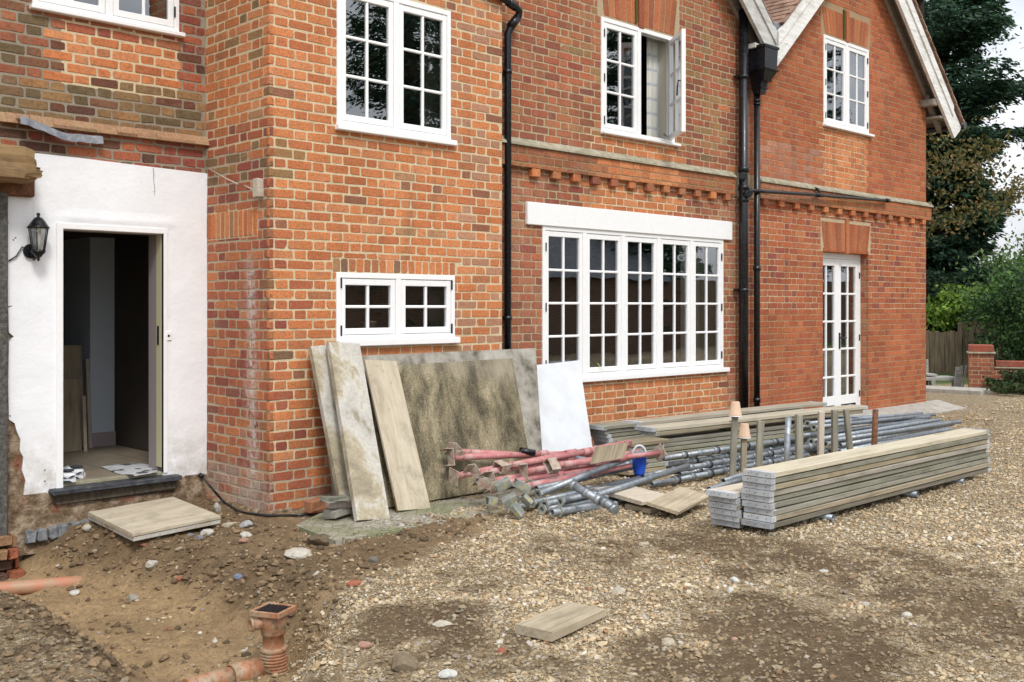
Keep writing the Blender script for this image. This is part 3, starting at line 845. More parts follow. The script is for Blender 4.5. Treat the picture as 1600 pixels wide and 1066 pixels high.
def window(r, Y, n, cols, rows, label, sill=None, fr=.04, mull=.058, open_last=None, hinges=(0, -1), top=.045, nh=2):
    X0, X1, Z0, Z1 = r; y0 = Y-.012
    m = MB()
    m.box((X0, y0, Z0), (X0+fr, Y+.08, Z1), 0, .004); m.box((X1-fr, y0, Z0), (X1, Y+.08, Z1), 0, .004)
    m.box((X0+fr-.002, y0+.001, Z1-top), (X1-fr+.002, Y+.079, Z1-.001), 0, .004); m.box((X0+fr-.002, y0+.001, Z0), (X1-fr+.002, Y+.079, Z0+.04), 0, .004)
    iw = (X1-X0-2*fr-(n-1)*mull)/n
    for i in range(1, n):
        c = X0+fr+i*iw+(i-1)*mull; m.box((c, y0+.002, Z0+.03), (c+mull, Y+.078, Z1-top+.01), 0, .004)
    wd = m.build('window', MT['white_paint'], house); tag(wd, label)
    rv = MB(); rv.box((X1-.045, Y+.082, Z0), (X1+.0, Y+.3, Z1)); rv.build('reveal', MT['reveal_cream'], wd)
    if sill:
        s = MB(); s.box((sill[0], Y-.055, sill[2]), (sill[1], Y+.06, Z0+.004), 0, .006); s.build('sill', MT['white_paint'], wd)
    h = Z1-top-Z0-.04-.006
    for i in range(n):
        x = X0+fr+i*(iw+mull)+.003; f = MB(); g = MB()
        if open_last is not None and i == n-1:
            casement_mesh(iw-.006, h, cols, rows, f, g, x=-(iw-.006))
            for mm, nm, mt in ((f, 'casement', 'white_paint'), (g, 'pane', 'glass')):
                o = mm.build(nm, MT[mt], wd, world=False); o.location = Vector((x+iw-.006, y0+.006, Z0+.043))-HW; o.rotation_euler = (0, 0, R(open_last))
                if nm == 'casement': tag(o, 'open casement swung out from the window'); oc = o
            hd = MB(); hd.tube([(-iw+.03, .05, h*.5), (-iw+.03, .075, h*.5), (-iw+.05, .08, h*.44), (-iw+.06, .08, h*.36)], .008, 8, 0)
            hd.tube([(-.02, .055, .03), (-.25, .16, .02)], .006, 6, 0)
            o = hd.build('handle', MT['black_paint'], wd, world=False); o.location = oc.location; o.rotation_euler = oc.rotation_euler
        else:
            casement_mesh(iw-.006, h, cols, rows, f, g, x=x, z=Z0+.043, y=y0+.006)
            f.build('casement', MT['white_paint'], wd); g.build('pane', MT['glass'], wd)
    for k in hinges:
        if k == 0: hx = X0+fr
        else: hx = X1-fr
        for t in ((.14, .84) if nh == 2 else (.1, .47, .86)): hinge(hx, y0+.002, Z0+(Z1-Z0)*t-.04, wd)
    return wd
window(w0, YL, 2, 2, 3, 'white window at the top left with pale sky reflected in it', (2.85, 4.04, 3.705), hinges=(-1,))
window((4.847, 6.035, 2.99, 4.118), YW, 2, 2, 3, 'white window on the upper wall reflecting a dark fir tree', (4.83, 6.075, 2.948), hinges=())
window(w2, YW, 2, 2, 2, 'small low white window above the leaning boards', (4.84, 6.11, 1.236), nh=2)
window(w3, YM, 2, 2, 3, 'white upper window with its right casement swung open', (8.165, 9.46, 3.315), open_last=52, hinges=(0,), nh=3)
window(w4, YM, 2, 2, 3, 'white upper window in the right hand gable', (12.61, 13.95, 3.925), nh=3)
window((7.308, 10.33, .845, 2.335), YM, 5, 2, 4, 'large white window of five casements under the white lintel', (7.29, 10.4, .80), nh=3)
# french door
yd = YM+.12; m = MB()
m.box((12.62, yd, .10), (12.655, yd+.08, 2.285), 0, .003); m.box((13.835, yd, .10), (13.87, yd+.08, 2.285), 0, .003)
m.box((12.65, yd+.001, 2.21), (13.84, yd+.079, 2.284), 0, .003); m.box((12.65, yd-.03, .06), (13.84, yd+.079, .12), 0, .003)
fd = m.build('french_door', MT['white_paint'], house); tag(fd, 'white glazed double door beneath the brick arch')
for i in range(2):
    f, g = MB(), MB(); casement_mesh(.586, 2.085, 2, 5, f, g, x=12.657+i*.589, z=.123, y=yd+.006, st=.085, rl_=.1, bar=.028)
    f.box((12.66+i*.589, yd+.007, .125), (13.24+i*.589, yd+.045, .34), 0, .003)
    f.build('door_leaf', MT['white_paint'], fd); g.build('pane', MT['glass'], fd)
for z in (.3, 1.08, 1.95): hinge(13.838, yd+.002, z, fd)
h = MB(); h.box((13.265, yd-.008, .98), (13.295, yd+.008, 1.2), 0, .003); h.tube([(13.28, yd-.005, 1.13), (13.28, yd-.05, 1.13), (13.38, yd-.05, 1.13)], .009, 8)
h.build('handle', MT['black_paint'], fd)

# ---- roofs, bargeboards, soffits
def barge(x0, z0, x1, z1, depth=.40, plumb=None):
    m = MB(); L = math.hypot(x1-x0, z1-z0); a = math.atan2(z1-z0, x1-x0)
    m.prism([(x0, 6.8, z0), (x1, 6.8, z1), (x1, 6.8, z1+depth), (x0, 6.8, z0+depth)], (0, .045, 0))
    m.prism([(x0, 6.78, z0+depth-.15), (x1, 6.78, z1+depth-.15), (x1, 6.78, z1+depth+.015), (x0, 6.78, z0+depth+.015)], (0, .022, 0))
    return m
barge(8.7, 6.6, 11.06, 4.43).build('bargeboard', MT['barge_paint'], house)
barge(11.10, 4.43, 13.45, 6.60).build('bargeboard', MT['barge_paint'], house)
m = barge(13.45, 6.60, 16.06, 4.20); m.prism([(16.06, 6.8, 4.20), (16.13, 6.8, 4.135), (16.33, 6.8, 4.27), (16.36, 6.8, 4.33), (16.06, 6.8, 4.60)], (0, .045, 0))
tag(m.build('bargeboard', MT['barge_paint'], house), 'white bargeboard ending past the right hand corner')
def soffit(x0, z0, x1, z1):
    m = MB()
    m.prism([(x0, 6.84, z0+.30), (x1, 6.84, z1+.30), (x1, 6.84, z1+.33), (x0, 6.84, z0+.33)], (0, .25, 0))
    m.prism([(x0, 6.995, z0+.10), (x1, 6.995, z1+.10), (x1, 6.995, z1+.25), (x0, 6.995, z0+.25)], (0, .05, 0))
    return m
soffit(8.7, 6.6, 11.08, 4.41).build('soffit', MT['soffit_timber'], house)
soffit(11.08, 4.41, 13.45, 6.60).build('soffit', MT['soffit_timber'], house)
m = soffit(13.45, 6.60, 16.1, 4.165); m.box((15.5, 6.84, 4.56), (15.62, 7.06, 4.66), 0, .01); m.box((15.7, 6.84, 4.40), (16.1, 12, 4.43), 0)
m.prism([(15.6, 6.96, 4.62), (16.02, 6.96, 4.22), (16.02, 6.96, 4.34), (15.6, 6.96, 4.74)], (0, .06, 0)); m.build('soffit', MT['soffit_timber'], house)
m = MB(); m.box((10.72, 6.86, 4.60), (11.1, 7.04, 4.66), 0, .008); m.box((10.95, 6.9, 4.66), (11.0, 6.95, 4.95), 0); m.build('soffit', MT['barge_paint'], house)
def roof(xe, ze, xa, za, ncol, label):
    m = MB(); sg = 1 if xa > xe else -1; L = math.hypot(xa-xe, za-ze); ux, uz = (xa-xe)/L, (za-ze)/L; nx, nz = -uz*sg, ux*sg
    y0 = 6.755
    m.prism([(xe, y0+.03, ze), (xa, y0+.03, za), (xa, y0+.03, za+.03), (xe, y0+.03, ze+.03)], (0, 7, 0), 0, (.5, .5, .5))
    k = 0
    while k*.1 < L:
        s0 = k*.1
        for j in range(ncol):
            y = y0+j*.168+(.084 if k % 2 else 0)-.03*(k % 2)
            c = np.array((1, .95, .9))*(.75+.5*rng.random())
            a = (xe+ux*s0+nx*.035, ze+uz*s0+nz*.035); b = (xe+ux*(s0+.2)+nx*.018, ze+uz*(s0+.2)+nz*.018)
            t = .016
            m.prism([(a[0], y, a[1]), (b[0], y, b[1]), (b[0]+nx*t, y, b[1]+nz*t), (a[0]+nx*t, y, a[1]+nz*t)], (0, .164, 0), 0, c)
        k += 1
    return tag(m.build('roof', MT['roof_tile'], house), label)
roof(11.2, 4.93, 13.45, 7.03, 14, 'pale clay tiled roof slope rising from the valley')
roof(16.38, 4.36, 13.45, 7.03, 3, 'clay tiled roof verge at the right hand gable')
m = MB(); m.prism([(8.7, 6.78, 7.03), (11.0, 6.78, 4.88), (11.0, 6.78, 4.92), (8.7, 6.78, 7.07)], (0, 7, 0)); m.prism([(6.0, 6.78, 4.5), (8.7, 6.78, 7.03), (8.7, 6.78, 7.07), (6.0, 6.78, 4.54)], (0, 7, 0)); m.build('roof', MT['roof_tile'], house)
m = MB(); m.box((10.98, 6.82, 4.86), (11.28, 7.3, 4.97), 0, .01); m.prism([(10.98, 6.835, 4.87), (11.2, 6.835, 4.87), (11.09, 6.835, 4.70)], (0, .02, 0)); m.build('valley_gutter', MT['lead'], house)
m = MB(); m.tube([(16.42, 6.76, 4.36), (16.42, 11, 4.36)], .06, 12); m.build('gutter', MT['black_paint'], house)

# ---- pipes
def clip(x, y, z, r, par):
    m = MB(); m.tube([(x, y, z-.02), (x, y, z+.02)], r+.007, 14); m.box((x-r-.025, y-.004+r*.6, z-.014), (x+r+.025, y+r+.03, z+.014)); m.build('clip', MT['black_paint'], par)
m = MB(); px_, py_ = 6.785, 6.985
m.tube([(px_, py_, .1), (px_, py_, 4.06), (px_+.01, py_-.01, 4.10), (6.87, 6.93, 4.24), (6.865, 6.915, 4.285), (6.82, 6.905, 4.30), (6.35, 6.86, 4.42), (5.9, 6.8, 4.6)], .034, 16)
m.tube([(6.80, 6.97, 4.13), (6.86, 6.935, 4.225)], .041, 14); m.tube([(6.80, 6.905, 4.305), (6.7, 6.895, 4.33)], .041, 14)
dp = m.build('drainpipe', MT['black_paint'], house); tag(dp, 'slim black downpipe in the corner with a bend at the top')
clip(px_, py_, 3.72, .034, dp); clip(px_, py_, 1.45, .034, dp)
m = MB(); sx, sy = 10.60, 6.945
m.tube([(sx, sy, -.05), (sx, sy, 5.02)], .056, 20); m.tube([(sx, sy, 5.0), (sx, sy, 5.04)], .05, 16)
dp = m.build('drainpipe', MT['black_paint'], house); tag(dp, 'thick black soil pipe with side branches')
m = MB()
for z0, z1 in ((3.13, 3.2), (2.92, 2.98), (2.78, 2.83)): m.tube([(sx, sy, z0), (sx, sy, z1)], .066, 20)
m.build('collar', MT['black_paint'], dp)
for (dx, dy, z) in ((-.08, -.045, 3.08), (-.02, -.07, 2.87), (.07, -.03, 2.9)):
    m = MB(); v = Vector((dx, dy, 0)).normalized(); c = Vector((sx, sy, z)); m.tube([c, c+v*.1], .045, 16); m.tube([c+v*.1, c+v*.102], [.033, .03], 16, 0, colr=(.2, .2, .2)); m.build('branch', MT['black_paint'], dp)
for z in (4.25, 1.75): clip(sx, sy, z, .056, dp)
m = MB(); hx, hy = 10.89, 6.95
m.tube([(hx, hy, -.05), (hx, hy, 4.1)], .037, 16); dp = m.build('drainpipe', MT['black_paint'], house); tag(dp, 'black cast rainwater pipe below a square hopper')
m = MB()
def frust(m, cx, cy, z0, w0, z1, w1_):
    v = [(cx+a*w0, cy+b*w0, z0) for a, b in ((-1, -1), (1, -1), (1, 1), (-1, 1))]+[(cx+a*w1_, cy+b*w1_, z1) for a, b in ((-1, -1), (1, -1), (1, 1), (-1, 1))]
    m.add(v, [np.array([[3, 2, 1, 0], [4, 5, 6, 7], [0, 1, 5, 4], [1, 2, 6, 5], [2, 3, 7, 6], [3, 0, 4, 7]])])
for z0, a, z1, b in ((4.08, .05, 4.14, .06), (4.14, .072, 4.155, .075), (4.155, .06, 4.22, .075), (4.22, .09, 4.235, .095), (4.235, .08, 4.34, .13), (4.34, .145, 4.355, .15), (4.355, .13, 4.6, .14), (4.6, .15, 4.63, .155)): frust(m, hx, hy-.06 if z0 > 4.2 else hy-.03, z0, a, z1, b)
m.build('hopper', MT['black_paint'], dp)
m = MB()
for z0, z1 in ((4.0, 4.02), (3.96, 3.975), (1.98, 2.04), (.42, .47)): m.tube([(hx, hy, z0), (hx, hy, z1)], .046, 16)
m.build('collar', MT['black_paint'], dp)
m = MB(); m.tube([(10.64, 6.93, 2.925), (11.0, 6.9, 2.93), (12.2, 6.925, 2.985), (14.2, 6.93, 3.05)], .022, 12); m.tube([(14.15, 6.93, 3.049), (14.23, 6.93, 3.052)], .03, 12)
m.tube([(12.3, 6.93, 2.99), (12.3, 6.93, 3.06), (12.3, 7.03, 3.09)], .02, 10); m.tube([(12.22, 6.926, 2.986), (12.38, 6.927, 2.991)], .03, 12)
tag(m.build('waste_pipe', MT['black_paint'], house), 'thin black waste pipe running along the stone band')

# ---- the white rendered doorway
m = MB(); yr = YL-.025
def rend(poly):
    m.prism([(x, yr, z) for x, z in poly], (0, .03, 0))
rend([(2.868, 2.125), (4.235, 2.125), (4.242, 2.637), (3.7, 2.648), (3.2, 2.662), (2.872, 2.665)])
rend([(2.69, 2.125), (2.868, 2.125), (2.868, 2.375), (2.8, 2.368), (2.71, 2.39), (2.685, 2.3)])
rend([(3.863, .155), (3.99, .125), (4.235, .15), (4.24, 1.1), (4.238, 2.125), (3.863, 2.125)])
left = [(3.079, .2), (3.0, .18), (2.93, .145), (2.86, .155), (2.80, .2), (2.815, .3), (2.79, .38), (2.80, .47), (2.775, .52), (2.78, .6), (2.755, .66), (2.74, .72), (2.70, .75), (2.695, 1.0), (2.70, 1.3), (2.735, 1.34), (2.70, 1.37), (2.69, 1.7), (2.692, 2.125), (3.079, 2.125)]
rend(left)
# thickened plaster over the head of the door
nx_, vv, ff = 30, [], []
for i in range(nx_):
    t = i/(nx_-1); x = 2.97+1.06*t; e_ = min(1, 6*t, 6*(1-t)); hh = .15
    for k in range(9):
        q = k/8; vv.append((x, yr+.001-.013*e_*(math.sin(math.pi*min(1, q*1.6)/2) if q < .3 else (1-(q-.3)/.7)**1.6), 2.155+hh*q))
ff = [[i*9+k, (i+1)*9+k, (i+1)*9+k+1, i*9+k+1] for i in range(nx_-1) for k in range(8)]
m.add(vv, [np.array(ff)], 0, smooth=True)
for (x_, y_) in ((12, 348), (21, 375), (24, 372), (16, 650), (70, 735), (70, 752), (28, 725)):
    p_ = onY(x_, y_, yr); m.box((p_.x-.006, yr-.0015, p_.z-.005), (p_.x+.006, yr+.003, p_.z+.005), 1, .002)
pc = [onY(239, 262, yr-.001), onY(240.5, 272, yr-.001), (onY(240, 283, yr-.001)), onY(242, 294, yr-.001), onY(241.5, 306, yr-.001)]
m.tube(pc, [.0022, .003, .0018, .0024, .001], 5, 1)
m.tube([onY(3, 478, yr-.001), onY(10, 480, yr-.001), onY(19, 478, yr-.001)], [.01, .006, .002], 6, 1)
ren = m.build('render', [MT['white_render'], MT['rubble']], house); tag(ren, 'white render around the open doorway')
m = MB(); m.prism([(2.69, YL-.012, .13), (2.85, YL-.012, .11), (2.83, YL-.012, .3), (2.82, YL-.012, .5), (2.77, YL-.012, .72), (2.69, YL-.012, .8)], (0, .014, 0)); m.build('render', MT['rubble'], house)
m = MB()   # door lining
m.box((3.03, yr-.012, .2), (3.079, YL+.12, 2.17), 0, .003); m.box((3.079, yr-.011, 2.127), (3.90, YL+.119, 2.17), 0, .003)
m.box((3.863, yr-.010, .24), (3.895, YL+.01, 2.17), 0, .003)
dfm = m.build('door_frame', MT['white_paint'], house)
m = MB(); m.box((3.863, YL+.008, .28), (3.90, YL+.1, 2.127), 0, .003); m.build('jamb', MT['cream_paint'], dfm)
m = MB(); m.box((3.864, YL+.05, 1.25), (3.855, YL+.07, 1.4), 0); m.build('latch_plate', MT['black_paint'], dfm)
m = MB(); m.box((3.865, YL+.10, .25), (4.0, YL+.235, 2.13), 0); m.box((2.95, YL+.12, .25), (3.078, YL+.235, 2.13), 0); m.box((2.95, YL+.12, 2.128), (4.0, YL+.235, 2.3), 0); m.build('reveal', MT['jamb_plaster'], house)
m = MB(); m.box((2.975, YL-.12, .184), (3.975, YL+.16, .222), 0, .008, jit=.003); tag(m.build('doorstep', MT['slate_sill'], house), 'dark slate doorstep below the open doorway')
m = MB(); m.box((3.08, YL-.0, .222), (3.865, YL+.06, .25), 0, .004); m.build('threshold', MT['band_stone'], house)
# rough footing under the render, with a row of blue bricks
m = MB()
xs = np.linspace(2.6, 4.24, 24)
prev = None; vs = []; nz = 6
for i, x in enumerate(xs):
    for j in range(nz):
        z = .2-.42*j/(nz-1); vs.append((x, YL-.005-.05*fbm(x*7, z*9, 3)-.05*(j/(nz-1)), z))
f = [[i*nz+j, i*nz+j+1, (i+1)*nz+j+1, (i+1)*nz+j] for i in range(len(xs)-1) for j in range(nz-1)]
m.add(vs, [np.array(f)], 0)
for i in range(11):
    x = 2.79+i*.078; m.box((x, YL-.115-.015*rng.random(), -.14+.012*i*.4), (x+.066, YL-.03, -.055+.012*i*.4+.012*rng.random()), 1, .012, jit=.006)
m.box((3.0, YL-.075, .11), (3.95, YL-.03, .184), 2, .01, jit=.006)
for r_ in range(4):
    for i in range(5):
        x = 2.0+i*.16+(.05 if r_ % 2 else 0); m.box((x, YL-.22+.05*(r_ % 2)-.02*rng.random(), -.36+r_*.08), (min(x+.148, 2.74-.02*r_), YL-.05, -.36+r_*.08+.068), 3, .01, jit=.006, colr=pick([(.32, .11, .06), (.2, .075, .05), (.11, .065, .05), (.3, .18, .1)], [3, 2, 2, 2]))
m.build('footing', [MT['rubble'], MT['blue_brick'], MT['bark'], MT['brick']], house)
# footing of the wing
m = MB(); m.box((XS-.03, YW-.03, -.35), (6.6, YW+.2, .005), 0, .02, jit=.01); m.box((XS-.04, YW-.02, -.35), (XS+.2, 7.9, .02), 0, .02, jit=.01)
m.box((6.6, 6.98, -.3), (12.6, YM+.1, -.01), 0); m.build('footing', MT['rubble'], house)
m = MB(); m.prism([(12.3, 7.06, -.05), (12.3, 6.62, -.05), (12.3, 6.62, .02), (12.3, 7.06, .12)], (3.3, 0, 0)); m.prism([(15.62, 7.06, -.05), (15.62, 6.62, -.05), (15.62, 6.62, .02), (15.62, 7.06, .12)], (.5, 0, 0)); m.build('plinth', MT['concrete'], house)
# lead strip, timber post and broken beam left from the demolished porch
m = MB(); pts = [(2.74, 2.905), (2.85, 2.885), (3.0, 2.85), (3.12, 2.838), (3.25, 2.84), (3.36, 2.848)]
vv = []; nn = 26
for k in range(nn):
    t = k/(nn-1); x = 2.735+.63*t; z = 2.905-.085*min(1, t*1.9)**1.3+.012*max(0, t-.55)+.002*math.sin(k*1.1); w = .06-.012*t+.002*math.sin(k*1.7); out = .085*(1-t)+.062+.002*math.sin(k*.8)
    vv += [(x, YL-.05, z+.012), (x, YL-out, z-.004), (x, YL-out-.003, z-w), (x, YL-out+.004, z-w)]
ff = [[4*k+j, 4*k+j+1, 4*k+j+5, 4*k+j+4] for k in range(nn-1) for j in range(3)]
m.add(vv, [np.array(ff)], 0, smooth=False)
tag(m.build('flashing', MT['lead'], house), 'torn strip of grey lead flashing')
m = MB(); m.box((2.35, YL-.10, -.1), (2.672, YL+.02, 2.36), 0, .012); m.build('post', MT['post_cement'], house)
m = MB()
nst, npf = 16, 18; vv = []
for i in range(nst):
    t = i/(nst-1); x = .6+2.19*t**.45
    for k in range(npf):
        a = 2*math.pi*k/npf; ca, sa = math.cos(a), math.sin(a); sq = 1/max(abs(ca), abs(sa))**.8
        rag = (.10*fbm(np.array([k*.9]), np.array([3.3]), 8)[0]-.05)*(t > .93)
        n_ = 1+.10*(fbm(np.array([i*.8+k*5.1]), np.array([k*.55]), 6)[0]-.5)-.12*(t > .96)-.05*(k % 3 == 0)
        vv.append((x+rag, YL-.2+.14*ca*sq*n_, 2.545+.13*sa*sq*n_))
ff = [[i*npf+k, i*npf+(k+1) % npf, (i+1)*npf+(k+1) % npf, (i+1)*npf+k] for i in range(nst-1) for k in range(npf)]
m.add(vv, [np.array(ff), np.array([[(nst-1)*npf+k for k in range(npf)]])], 0)
for k in range(7): z = 2.45+.03*k; m.box((2.70, YL-.34+.03*k, z), (2.80+.035*rng.random(), YL-.30+.03*k, z+.025), 0, .006, jit=.006)
tag(m.build('beam_end', MT['beam_timber'], house), 'broken orange timber beam end at the left edge')
m = MB(); m.box((2.55, YL-.08, 2.34), (2.862, YL-.005, 2.6), 0, .01); m.build('timber_block', MT['rust'], house)
# wooden plug and split cane on the wing corner
m = MB(); c = onX(404, 290, XS-.02); m.box((XS-.05, c.y-.035, c.z-.09), (XS+.01, c.y+.035, c.z+.05), 0, .006, jit=.003); m.build('timber_plug', MT['timber_pale'], house)
m = MB(); m.tube([onX(323, 262, XS-.01), onX(355, 280, XS-.03), onX(372, 288, XS-.025)], .006, 6); m.tube([onX(382, 290, XS-.025), onX(400, 299, XS-.02)], .006, 6); m.build('cane', MT['timber_pale'], house)
m = MB(); c = onY(263, 525, YL-.03); m.box((c.x-.025, yr-.012, c.z-.035), (c.x+.025, yr+.002, c.z+.035), 0, .005); m.box((c.x-.008, yr-.016, c.z-.008), (c.x+.008, yr-.01, c.z+.01), 1, .002); m.build('bell_push', [MT['white_paint'], MT['black_paint']], house)

# ---- rooms behind the windows and the door
m = MB()
def shell(x0, x1, y0, y1, z0, z1, mt, sides='LRBTF'):
    q = {'L': [(x0, y0, z0), (x0, y1, z0), (x0, y1, z1), (x0, y0, z1)], 'R': [(x1, y0, z0), (x1, y0, z1), (x1, y1, z1), (x1, y1, z0)], 'B': [(x0, y1, z0), (x1, y1, z0), (x1, y1, z1), (x0, y1, z1)],
         'T': [(x0, y0, z1), (x0, y1, z1), (x1, y1, z1), (x1, y0, z1)], 'F': [(x0, y0, z0), (x1, y0, z0), (x1, y1, z0), (x0, y1, z0)]}
    for s in sides: m.add(q[s], [np.array([[0, 1, 2, 3]])], mt)
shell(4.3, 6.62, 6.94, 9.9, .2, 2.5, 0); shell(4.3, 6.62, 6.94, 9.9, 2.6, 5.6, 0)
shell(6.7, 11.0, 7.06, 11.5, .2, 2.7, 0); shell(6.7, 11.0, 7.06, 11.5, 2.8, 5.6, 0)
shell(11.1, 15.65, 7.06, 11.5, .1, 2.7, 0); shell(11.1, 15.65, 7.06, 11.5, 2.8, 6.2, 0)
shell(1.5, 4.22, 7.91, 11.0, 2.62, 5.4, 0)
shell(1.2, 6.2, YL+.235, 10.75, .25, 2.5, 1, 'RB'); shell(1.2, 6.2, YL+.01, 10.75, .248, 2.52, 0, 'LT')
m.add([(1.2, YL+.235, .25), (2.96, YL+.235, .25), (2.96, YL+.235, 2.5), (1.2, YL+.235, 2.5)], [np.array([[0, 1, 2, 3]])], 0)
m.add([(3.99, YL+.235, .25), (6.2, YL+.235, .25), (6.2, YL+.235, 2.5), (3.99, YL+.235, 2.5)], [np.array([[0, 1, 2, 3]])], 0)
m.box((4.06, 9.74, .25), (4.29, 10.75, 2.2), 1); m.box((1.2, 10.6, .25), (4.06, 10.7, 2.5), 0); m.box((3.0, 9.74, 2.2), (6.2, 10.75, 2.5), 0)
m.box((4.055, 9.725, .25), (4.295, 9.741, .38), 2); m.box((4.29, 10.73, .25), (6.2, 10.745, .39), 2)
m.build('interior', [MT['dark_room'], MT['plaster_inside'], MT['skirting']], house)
m = MB(); m.box((1.2, YL+.06, .2), (6.2, 10.75, .25)); m.build('floor', MT['floor_tile'], house)
m = MB(); m.box((6.7, 7.07, 6.3), (15.6, 12, 6.34)); m.box((1.0, 7.0, 6.1), (6.7, 12, 6.15)); m.build('ceiling', MT['dark_room'], house)
# ================================================================== GROUND
TR = np.array([(-6, 8.6), (-3.9, 7.75), (-2.9, 7.3), (-2.12, 6.78), (-1.42, 6.08), (-1.02, 5.58), (-.98, 5.2), (-1.02, 4.7), (-.95, 4.0), (-.9, 2.8), (-1.45, 2.8), (-1.5, 4.0), (-1.62, 4.7), (-1.9, 5.15), (-2.45, 5.85), (-2.95, 6.2), (-6, 6.6)])
def polysd(x, y, P):
    x = np.asarray(x, float); y = np.asarray(y, float); dmin = np.full(x.shape, 1e9); ins = np.zeros(x.shape, bool); n = len(P)
    for i in range(n):
        ax, ay = P[i]; bx, by = P[(i+1) % n]; ex, ey = bx-ax, by-ay
        t = np.clip(((x-ax)*ex+(y-ay)*ey)/(ex*ex+ey*ey), 0, 1)
        dmin = np.minimum(dmin, np.hypot(x-ax-t*ex, y-ay-t*ey))
        c = ((ay > y) != (by > y)) & (x < ex*(y-ay)/(ey if abs(ey) > 1e-12 else 1e-12)+ax); ins ^= c
    return np.where(ins, -dmin, dmin)
def to_rd(X, Y): return X*SN-Y*CS, X*CS+Y*SN
def height(X, Y):
    X = np.asarray(X, float); Y = np.asarray(Y, float); r, d = to_rd(X, Y)
    near = 1-sstep(14, 22, d)
    s = polysd(r, d, TR)+.16*(fbm(X*2.2, Y*2.2, 3)-.5)+.1*(fbm(X*7, Y*7, 4)-.5)
    tr = 1-sstep(-.2, .3, s)
    h = -.33*tr
    wide = (1-sstep(0, 1.1, s))*sstep(5.6, 6.6, d)*(1-tr)        # ground falling gently to the trench
    h = h-.06*wide
    left = (1-sstep(-3.0, -.4, r))*(1-sstep(5.3, 6.0, d)); h = h-.04*left
    amp = .035*near+.01
    h = h+amp*(fbm(X*1.3, Y*1.3, 11)-.5)*1.6+near*.03*(fbm(X*5, Y*5, 12)-.5)+near*.014*(fbm(X*17, Y*17, 13, 3)-.5)
    dl = (1-sstep(-1.2, .3, r))*near
    h = h+dl*(.06*(fbm(X*8, Y*8, 19)-.5)+.03*(fbm(X*15, Y*15, 20)-.5))
    wall = sstep(6.3, 6.9, Y)*(X > 4.2)*near; h = h*(1-.6*wall)
    return h
def h1(X, Y): return float(height(np.array([X]), np.array([Y]))[0])
def onG(x, y, up=0.0):
    z = 0.0
    for _ in range(12):
        p = onZ(x, y, min(z, 1.2)+up); z = .5*z+.5*h1(p.x, p.y)
    return onZ(x, y, z+up)
def G2(x, y):
    p = onZ(x, y, 0); return to_rd(p.x, p.y)
DIRT = np.array([G2(*q) for q in ((-200, 770), (318, 770), (455, 812), (470, 838), (640, 832), (790, 812), (690, 850), (600, 880), (540, 915), (470, 935), (440, 965), (440, 1300), (300, 1300), (290, 1060), (200, 1010), (100, 945), (-200, 935))])
MUD = [(640, 985, .55, .8), (1120, 850, .7, .8), (1330, 880, .8, .8), (1500, 950, .9, .75), (1250, 1020, .9, .95), (920, 870, .7, .6), (1100, 1040, .6, .7), (690, 1040, .6, .6), (760, 905, .45, .5), (880, 870, .7, .45), (700, 860, .6, .5), (1230, 880, .9, .65), (1450, 890, .8, .65), (1580, 920, .8, .5), (1190, 1010, .75, .9), (1330, 1050, .6, .8), (1460, 990, .5, .55), (1560, 1010, .6, .45), (860, 1050, .6, .5), (1040, 1060, .5, .7), (560, 1010, .5, .5), (760, 1020, .5, .55), (1000, 880, .4, .3), (1330, 920, .6, .55)]
PALE = [(690, 905, .5), (1010, 960, .55), (900, 920, .5), (1000, 985, .4), (620, 925, .4), (1480, 1040, .4)]
_mud = [(*G2(a, b), rr, k) for a, b, rr, k in MUD]
def zones(X, Y):
    r, d = to_rd(X, Y); sd = polysd(r, d, DIRT)+.5*(fbm(X*1.7, Y*1.7, 31)-.5)
    dirt = 1-sstep(-.1, .25, sd)
    mud = np.zeros(np.shape(X))
    wx = r+.5*(fbm(X*2, Y*2, 41)-.5); wd = d+.9*(fbm(X*2, Y*2, 43)-.5)
    for a, b, rr, k in _mud: mud = np.maximum(mud, k*(1-sstep(.25*rr, 1.05*rr, np.hypot(wx-a, (wd-b)*.75))))
    mud = mud+.9*(fbm(X*4.5, Y*4.5, 47, 5)-.5)+.35*(fbm(X*1.4, Y*1.4, 48)-.5)
    mud = .9*sstep(.08, .82, mud+.5*(fbm(X*11, Y*11, 49, 3)-.5))*(1-sstep(8.8, 10.2, d))
    tr = 1-sstep(-.12, .12, polysd(r, d, TR)+.14*(fbm(X*2.2, Y*2.2, 3)-.5))
    mound = (1-sstep(-.1, .1, r+1.35))*(1-sstep(5.2, 6.2, d))*(1-tr)
    return dirt, mud, tr, mound
xs = np.concatenate([-np.geomspace(400, 4.2, 26), np.arange(-4, 12.2, .04), np.geomspace(12.3, 500, 60)])
ys = np.concatenate([-np.geomspace(400, 1.2, 26), np.arange(-1, 8.3, .04), np.geomspace(8.5, 500, 50)])
GX, GY = np.meshgrid(xs, ys, indexing='ij'); GZ = height(GX.ravel(), GY.ravel()).reshape(GX.shape)
inside = (GY > 7.2) & (GX > 4.4) & (GX < 15.5) | (GY > 8.1) & (GX > -8) & (GX < 15.5)
GZ = np.where(inside, -.3, GZ)
V = np.stack([GX, GY, GZ], -1).reshape(-1, 3); ny = len(ys)
ii = np.arange(len(xs)-1)[:, None]*ny+np.arange(ny-1)[None, :]
F = np.stack([ii, ii+ny, ii+ny+1, ii+1], -1).reshape(-1, 4)
dirt, mud, tr, mound = zones(V[:, 0], V[:, 1]); rr_, dd_ = to_rd(V[:, 0], V[:, 1])
A = lambda c: np.array(c)[None, :]
soil = np.tile(A((.45, .33, .19)), (len(V), 1))
def over(base, c, k): k = np.clip(k, 0, 1)[:, None]; return base*(1-k)+A(c)*k
